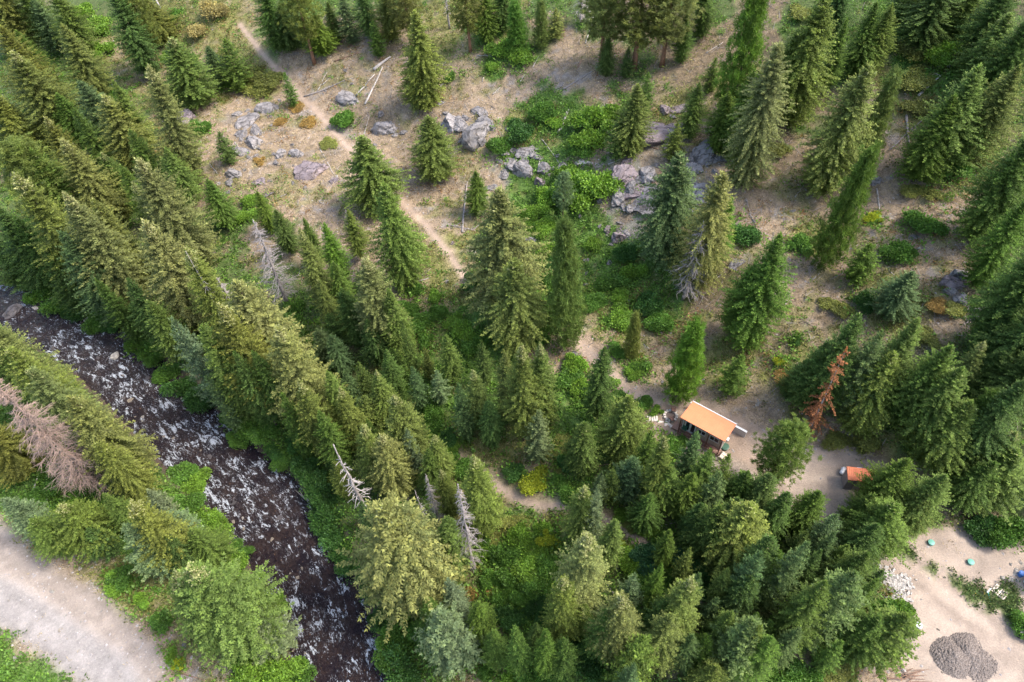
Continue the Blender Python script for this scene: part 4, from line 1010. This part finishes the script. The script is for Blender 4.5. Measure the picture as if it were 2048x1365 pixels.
gz = 8.0
cabin = empty('cabin', (19.9, 46.6, gz), math.atan2(-.641, .768)); tag(cabin, 'tiny tan cabin under a plain sloping orange metal roof with a railed front deck', 'cabin')
def part(mb, name, mat, parent, **k): return mb.build(name, mat, parent, **k)
def zr(y): return 3.52-.18*(y-.2)    # roof top height above the pad at depth y
m = MB(); YF = .12
m.hexa([(-.17, YF, zr(YF)-.08), (5.72, YF, zr(YF)-.08), (5.72, 3.5, zr(3.5)-.08), (-.17, 3.5, zr(3.5)-.08), (-.17, YF, zr(YF)), (5.72, YF, zr(YF)), (5.72, 3.5, zr(3.5)), (-.17, 3.5, zr(3.5))])
roof = part(m, 'roof', M_roof, cabin)
m = MB()
for i in range(20):
    x = -.05+i*.3; m.hexa([(x-.012, YF-.005, zr(YF-.005)-.01), (x+.012, YF-.005, zr(YF-.005)-.01), (x+.012, 3.495, zr(3.495)-.01), (x-.012, 3.495, zr(3.495)-.01), (x-.012, YF-.005, zr(YF-.005)+.022), (x+.012, YF-.005, zr(YF-.005)+.022), (x+.012, 3.495, zr(3.495)+.022), (x-.012, 3.495, zr(3.495)+.022)])
part(m, 'seam', M_roof, roof); part(MB().box((2.78, 3.56, zr(3.5)-.03), (5.9, .1, .14)), 'gutter', M_trim, roof)
m = MB(); x0, x1, y0, y1 = .12, 5.42, .80, 3.3
m.hexa([(x0, y0, .3), (x1, y0, .3), (x1, y1, .3), (x0, y1, .3), (x0, y0, zr(y0)-.1), (x1, y0, zr(y0)-.1), (x1, y1, zr(y1)-.1), (x0, y1, zr(y1)-.1)]); wall = part(m, 'wall', M_wall, cabin)
part(MB().box((x0+.04, y0-.012, 1.55), (.1, .03, 2.5)).box((x1-.04, y0-.012, 1.55), (.1, .03, 2.5)).box((x1+.012, (y0+y1)/2, 2.3), (.03, 2.1, .1)).box((x1+.014, .86, 1.5), (.03, .12, 2.2)), 'corner_trim', M_trim, cabin)
def window(x, w, z0, z1, parent):
    m = MB(); c = (z0+z1)/2
    for q in ((x, (y0-.03), z1, w+.1, .08), (x, y0-.03, z0, w+.1, .08)): m.box((q[0], q[1], q[2]), (q[3], .06, q[4]))
    for dx in (-w/2, 0, w/2): m.box((x+dx, y0-.035, c), (.07, .055, z1-z0-.05))
    f = part(m, 'window', M_trim, parent); part(MB().box((x, y0-.012, c), (w-.04, .02, z1-z0-.04)), 'pane', M_glass, f)
window(2.65, 1.0, 1.45, 2.25, cabin); window(4.35, 1.15, 1.45, 2.3, cabin)
for x in (.78, 1.50):
    m = MB(); m.box((x, y0-.03, 2.52), (.70, .06, .14)).box((x, y0-.03, .66), (.70, .06, .26)); m.box((x-.30, y0-.032, 1.6), (.12, .058, 1.7)).box((x+.30, y0-.032, 1.6), (.12, .058, 1.7))
    d = part(m, 'door', M_trim, cabin); part(MB().box((x, y0-.012, 1.6), (.5, .02, 1.68)), 'pane', M_glass, d); part(MB().box((x+(.28 if x < 1 else -.28), y0-.09, 1.45), (.03, .06, .14)), 'handle', M_black, d)
part(MB().box((2.75, .40, .41), (5.7, .92, .12), 0), 'deck', M_deck, cabin)
part(MB().box((2.75, -.02, .2), (5.6, .05, .36)).box((2.75, 2.0, .15), (5.2, 2.2, .3)), 'deck_skirt', M_dirt, cabin)
for x in (.03, 3.75, 5.42): part(MB().box((x, .05, 1.9), (.12, .12, 2.98)), 'post', M_post, cabin)
m = MB(); m.box((2.75, .02, 1.35), (5.4, .07, .07)).box((2.75, .02, .62), (5.4, .05, .05))
for i in range(37): m.box((.15+i*.145, .02, .98), (.025, .025, .7))
m.box((.03, .40, 1.35), (.07, .7, .07)); part(m, 'railing', M_post, cabin)
m = MB()
for i in range(3): m.box((6.0+i*.28-.1, .35, .33-i*.12), (.3, .95, .07))
m.box((6.1, -.12, .16), (.9, .05, .28)).box((6.1, .82, .16), (.9, .05, .28)); st = part(m, 'steps', M_wood, cabin)
part(MB().tube([(5.6, -.14, .45), (5.6, -.14, 1.35), (6.5, -.14, .95), (6.5, -.14, .05)], .035, 6), 'handrail', M_post, cabin)
part(MB().box((5.62, 1.75, 1.75), (.34, .5, .34)), 'vent_box', M_white2, cabin, bevel=.02); part(MB().box((1.1, 3.6, 1.9), (.5, .45, .4)), 'vent_box', M_white2, cabin, bevel=.02)

def local(x, y, z=0):
    a = math.atan2(-.641, .768); X = 19.9+x*math.cos(a)-y*math.sin(a); Y = 46.6+x*math.sin(a)+y*math.cos(a); return (X, Y, gz+z)
CA = math.atan2(-.641, .768)
def chair(loc, rz, label, mat):
    r = empty('deck_chair', loc, rz); tag(r, label, 'chair', 'outdoor chairs')
    part(MB().box((0, 0, .4), (.55, .5, .06)), 'seat', mat, r, bevel=.015); part(MB().box((0, .27, .72), (.55, .06, .62), 0, -.25), 'backrest', mat, r, bevel=.015)
    for i in (-1, 1):
        for j in (-1, 1): part(MB().box((i*.24, j*.2, .185), (.05, .05, .37)), 'leg', mat, r)
        part(MB().box((i*.3, -.02, .6), (.07, .5, .04)).box((i*.3, -.22, .49), (.05, .05, .18)), 'armrest', mat, r)
chair(local(.55, .42, .47), CA+.1, 'dark green armchair on the deck in front of the left glass door', M_green); chair(local(2.0, .42, .47), CA-.2, 'dark blue-green armchair on the deck right of the glass doors', M_green)
M_brw = simple('dark_stained_wood', (.12, .06, .045), .7, .2)
chair((20.1, 50.0, gz), 1.3, 'dark brown wooden chair behind the fire pit nearest the cabin roof corner', M_brw); chair((19.6, 48.6, gz), 1.6, 'dark brown wooden chair in front of the cabin wall facing the fire pit', M_brw)
o = MB().box((-.55, .9, .28), (.9, 1.2, .1), 0).box((-.75, .9, .12), (.5, 1.2, .2)).build('wooden_platform', M_deck, None); o.location = local(0, 0); o.rotation_euler = (0, 0, CA); tag(o, 'low red-brown wooden step platform at the left end of the deck', 'platform')

P = at(1341, 833); pit = empty('fire_pit', (P[0], P[1], P[2])); tag(pit, 'ring of pale stones around dark ash left of the cabin', 'fire pit')
for i in range(13):
    a = i*6.283/13; r = .78; part(MB().box((math.cos(a)*r, math.sin(a)*r, .13), (.34, .30, .28+.06*rnd.random()), a), 'ring_stone', M_stone, pit, bevel=.05)
m = MB(); n = 14; m.v = [(0, 0, .06)]+[(.64*math.cos(i*6.283/n), .64*math.sin(i*6.283/n), .05) for i in range(n)]; m.f = [(0, i+1, (i+1) % n+1) for i in range(n)]; part(m, 'ash', M_ash, pit)
for i, (u, v) in enumerate(((1322, 844), (1332, 847), (1339, 849), (1346, 853))):
    P = at(u, v); me = rproto[i % 6].copy(); me.materials.clear(); me.materials.append(M_stone); o = bpy.data.objects.new('stepping_stone', me); C.objects.link(o); o.location = (P[0], P[1], P[2]); o.scale = (.42, .28, .12); o.rotation_euler = (0, 0, i*1.1)
    tag(o, 'flat pale stepping stone below the fire pit, %s from the left' % ORD[i], 'stone', 'stepping stones')
for i in range(5):
    P = at(1295+i*4.6, 838.5); o = MB().box((0, 0, .05), (.24, .85, .18), 0).build('stone_step', M_stone, None, bevel=.03); o.location = (P[0], P[1], P[2]); o.rotation_euler = (0, 0, rnd.gauss(-.1, .06)); tag(o, 'narrow pale stone slab of the path left of the fire pit, %s from the left' % ORD[i], 'stone', 'stone slab steps')
m = MB(); m.box((3.2, 4.45, .6), (7.6, .22, 1.2)); rw = m.build('retaining_wall', M_conc, None); rw.location = local(0, 0); rw.rotation_euler = (0, 0, CA); tag(rw, 'long low pale grey block wall running behind the cabin', 'wall')
o = MB().box((3.2, 4.45, 1.225), (7.66, .28, .05)).build('wall_cap', M_trim, rw)
P = at(1449, 896); m = MB(); m.tube([(0, 0, -.05), (0, 0, .35)], [.45, .5], 14).tube([(0, 0, .355), (0, 0, .42)], [.53, .40], 14); o = m.build('planter_tub', M_green, None); o.location = P; tag(o, 'round dark green lidded tub beside the right cabin corner', 'tub')

# ---------------------------------------------------------------- shed
sh = empty('shed', (37.58, 37.73, 8.0), -.22); tag(sh, 'small dark grey plank shed with a ribbed orange roof half hidden by a fir', 'shed')
m = MB(); m.hexa([(-.05, -.05, 2.2), (3.0, -.05, 2.2), (3.0, 1.6, 2.42), (-.05, 1.6, 2.42), (-.05, -.05, 2.26), (3.0, -.05, 2.26), (3.0, 1.6, 2.48), (-.05, 1.6, 2.48)]); rf = part(m, 'roof', M_roof2, sh)
m = MB()
for i in range(15): x = .02+i*.21; m.hexa([(x-.02, -.052, 2.25), (x+.02, -.052, 2.25), (x+.02, 1.602, 2.47), (x-.02, 1.602, 2.47), (x-.02, -.052, 2.295), (x+.02, -.052, 2.295), (x+.02, 1.602, 2.515), (x-.02, 1.602, 2.515)])
part(m, 'roof_rib', M_roof2, rf)
part(MB().hexa([(.02, .02, 0), (2.9, .02, 0), (2.9, 1.5, 0), (.02, 1.5, 0), (.02, .02, 2.2), (2.9, .02, 2.2), (2.9, 1.5, 2.4), (.02, 1.5, 2.4)]), 'wall', M_shedw, sh); part(MB().box((1.4, .0, 1.0), (.8, .05, 1.9)), 'door', M_wall, sh); part(MB().box((1.5, 1.75, 1.9), (.5, .35, .3)), 'vent_box', M_white2, sh)
t = empty('propane_tank', tuple(at(1683, 946)), .9); t.scale = (.75,)*3; tag(t, 'white gas tank lying on its stand behind the left wall of the shed', 'gas tank')
part(MB().tube([(-.75, 0, .65), (-.65, 0, .65), (-.45, 0, .65), (.45, 0, .65), (.65, 0, .65), (.75, 0, .65)], [.05, .24, .36, .36, .24, .05], 14), 'tank', M_white2, t, smooth=True)
for x in (-.35, .35): part(MB().box((x, 0, .15), (.1, .5, .32)), 'leg', M_black, t)

# ---------------------------------------------------------------- things in the yard
def yard_lid(u, v, label):
    P = at(u, v); r = empty('septic_lid', P); tag(r, label, 'tank lid', 'green tank lids')
    part(MB().tube([(0, 0, -.1), (0, 0, .22)], [.30, .30], 16), 'riser', M_mint, r); part(MB().tube([(0, 0, .223), (0, 0, .30), (0, 0, .34)], [.36, .34, .12], 16), 'lid', M_mint, r)
yard_lid(1861, 1087, 'round mint green tank lid in the bare yard, the upper left one'); yard_lid(1940, 1126, 'round mint green tank lid in the bare yard, the lower right one')
P = at(1834, 1254); r = empty('white_bucket', P); tag(r, 'round white lidded drum beside the driveway near the blue-green spruce', 'drum'); part(MB().tube([(0, 0, -.05), (0, 0, .5)], [.30, .33], 18), 'drum', M_black, r); part(MB().tube([(0, 0, .503), (0, 0, .56)], [.35, .33], 18), 'lid', M_white2, r)
P = at(1999, 1185); r = empty('pallet', P+np.array([0, 0, .02]), -.95); tag(r, 'pale slatted wooden pallet lying by the driveway edge', 'pallet')
for i in range(7): part(MB().box((-.6+i*.2, 0, .13), (.13, 1.15, .025)), 'slat', M_wood, r)
for j in (-.5, 0, .5): part(MB().box((0, j, .055), (1.35, .08, .1)), 'runner', M_wood, r)
def on(u, v, dz=.05): p = at(u, v); return (p[0], p[1], p[2]+dz)
pts = [on(1960+9*math.cos(a), 1187+6.5*math.sin(a)) for a in np.linspace(.4, -3.9, 16)]; tag(MB().tube(pts, .045, 6).build('garden_hose', M_yel, None, smooth=True), 'loop of yellow hose on the grass strip beside the pallet', 'hose', 'hoses')
tag(MB().tube([on(1974, 1186, .2), on(1977, 1191), on(1979, 1197), on(1981, 1204)], .05, 6).build('garden_hose', M_teal, None, smooth=True), 'short teal hose trailing from the white standpipe', 'hose', 'hoses')
P = at(1972, 1186); r = empty('standpipe', P); tag(r, 'small white standpipe between the yellow and teal hoses', 'standpipe'); part(MB().tube([(0, 0, -.1), (0, 0, .7)], .07, 8), 'pipe', M_white2, r); part(MB().box((0, 0, .68), (.7, .1, .1), .6), 'tap', M_white2, r)
# cargo trailer at the right edge
P = at(2068, 1170); tr_ = empty('cargo_trailer', P, .55); tag(tr_, 'white box trailer cut off by the right edge of the picture', 'trailer')
part(MB().box((.9, 0, 1.15), (3.6, 1.8, 1.7)), 'body', M_white2, tr_, bevel=.06)
for s in (-1, 1):
    q = MB().tube([(.9, s*.98-.1, .34), (.9, s*.98+.1, .34)], .34, 16).build('wheel', M_black, tr_)
part(MB().box((-1.35, 0, .45), (1.1, .12, .1)), 'drawbar', M_black, tr_)
P = at(2040, 1150); o = MB().tube([(0, 0, 0), (0, 0, .5)], [.3, .26], 12).tube([(0, 0, .503), (0, 0, .57)], [.3, .2], 12).build('blue_barrel', M_blue, None); o.location = P; tag(o, 'small blue plastic barrel beside the white rocks at the right edge', 'barrel')
# bicycle-like quad at the right edge
P = at(2052, 1272); q = empty('quad_bike', P, 2.6); tag(q, 'dark quad bike at the right edge on the driveway', 'quad bike')
part(MB().box((0, 0, .62), (1.1, .38, .3)), 'body', M_black, q, bevel=.06); part(MB().box((-.15, 0, .85), (.6, .3, .14)), 'seat', M_black, q, bevel=.04); part(MB().tube([(.45, -.42, 1.08), (.38, -.1, 1.0), (.38, .1, 1.0), (.45, .42, 1.08)], .03, 6), 'handlebar', M_grey, q)
part(MB().box((.62, 0, .78), (.42, .7, .05)), 'rack', M_grey, q)
for x in (-.55, .6):
    for s in (-1, 1): part(MB().tube([(x, s*.48-.13, .3), (x, s*.48+.13, .3)], .3, 14), 'wheel', M_black, q)
# gravel heap: two joined mounds
def mound(name, blobs, mat, label, cat, seed, rough=.13):
    g_ = np.random.default_rng(seed); Q_ = np.array([at(*b[:2])[:2] for b in blobs]); RR = [b[2]*np.linalg.norm(np.array([*q, 8.])-np.array([0, 0, H]))/F for b, q in zip(blobs, Q_)]; HH = [b[3] for b in blobs]
    lo = (Q_-np.array(RR)[:, None]).min(0)-.5; hi = (Q_+np.array(RR)[:, None]).max(0)+.5; xs = np.arange(lo[0], hi[0], .12); ys = np.arange(lo[1], hi[1], .12); X, Y = np.meshgrid(xs, ys); Z = np.full(X.shape, -.3)
    for q, r_, h_ in zip(Q_, RR, HH):
        dd_ = np.hypot(X-q[0], Y-q[1])*(1+.35*(vnoise(X, Y, 1.5, seed)-.5)); Z = np.maximum(Z, h_*(1-dd_/r_))
    Z = Z-.12*sm(Z/1.2)+ (g_.random(Z.shape)-.5)*rough; V_ = np.stack([X.ravel(), Y.ravel(), (ground(X, Y)+Z).ravel()], 1); i_ = np.arange(X.size).reshape(X.shape)
    Fq = np.stack([i_[:-1, :-1].ravel(), i_[:-1, 1:].ravel(), i_[1:, 1:].ravel(), i_[1:, :-1].ravel()], 1); Fq = Fq[Z.ravel()[Fq].max(1) > -.12]; us, inv = np.unique(Fq, return_inverse=True)
    o = link(name, fast_mesh(name, V_[us], inv.reshape(Fq.shape)), mat); tag(o, label, cat)
M_grav, nt, b = newmat('gravel', .95); n = noise(nt, 9, 3, .8); n2 = noise(nt, .8, 3); c = mixc(nt, rmap(nt, n.outputs[0], .38, .62, 0, 1), (.075, .058, .048), (.23, .19, .16)); nt.links.new(scaled(nt, c, rmap(nt, n2.outputs[0], .3, .7, .9, 1.15)), b.inputs['Base Color']); bump(nt, b, n.outputs[0], 1, .08)
mound('gravel_heap', [(1903, 1313, 32, 1.1), (1929, 1297, 25, 1.0), (1952, 1322, 30, .5)], M_grav, 'heap of grey gravel with two peaks in the dirt yard', 'gravel heap', 3)
M_rub, nt, b = newmat('broken_white_rubble', .9); n = noise(nt, 5, 4, .7); nt.links.new(mixc(nt, rmap(nt, n.outputs[0], .35, .6, 0, 1), (.24, .21, .18), (.44, .41, .37)), b.inputs['Base Color']); bump(nt, b, n.outputs[0], 1, .15)
P0 = [at(u, v) for u, v in ((1776, 1148), (1790, 1160), (1800, 1172), (1806, 1186), (1792, 1180), (1786, 1196), (1782, 1166), (1812, 1168))]; m = MB()
for i in range(260):
    q = P0[rnd.randrange(len(P0))]; x, y = q[0]+rnd.gauss(0, .45), q[1]+rnd.gauss(0, .45); s = rnd.uniform(.08, .32); m.box((x, y, float(ground(x, y))+s*.2), (s*1.6, s*1.1, s*.6), rnd.random()*3, rnd.gauss(0, .4))
tag(m.build('rubble', M_rub), 'spilled white broken rubble at the left edge of the driveway', 'rubble', None, 'stuff')
P0 = at(1795, 1355); m = MB()
for i in range(26):
    a = rnd.gauss(0, .5); l = rnd.uniform(.6, 2.2); p = Vector((P0[0]+rnd.gauss(0, 1.0), P0[1]+rnd.gauss(0, .5), P0[2]+.1+rnd.random()*.2)); m.tube([p, p+Vector((math.cos(a)*l, math.sin(a)*l*.5, .05))], [.05, .03], 4)
tag(m.build('brush_pile', M_brownlog), 'pile of brown cut branches at the bottom edge of the dirt yard', 'brush pile')
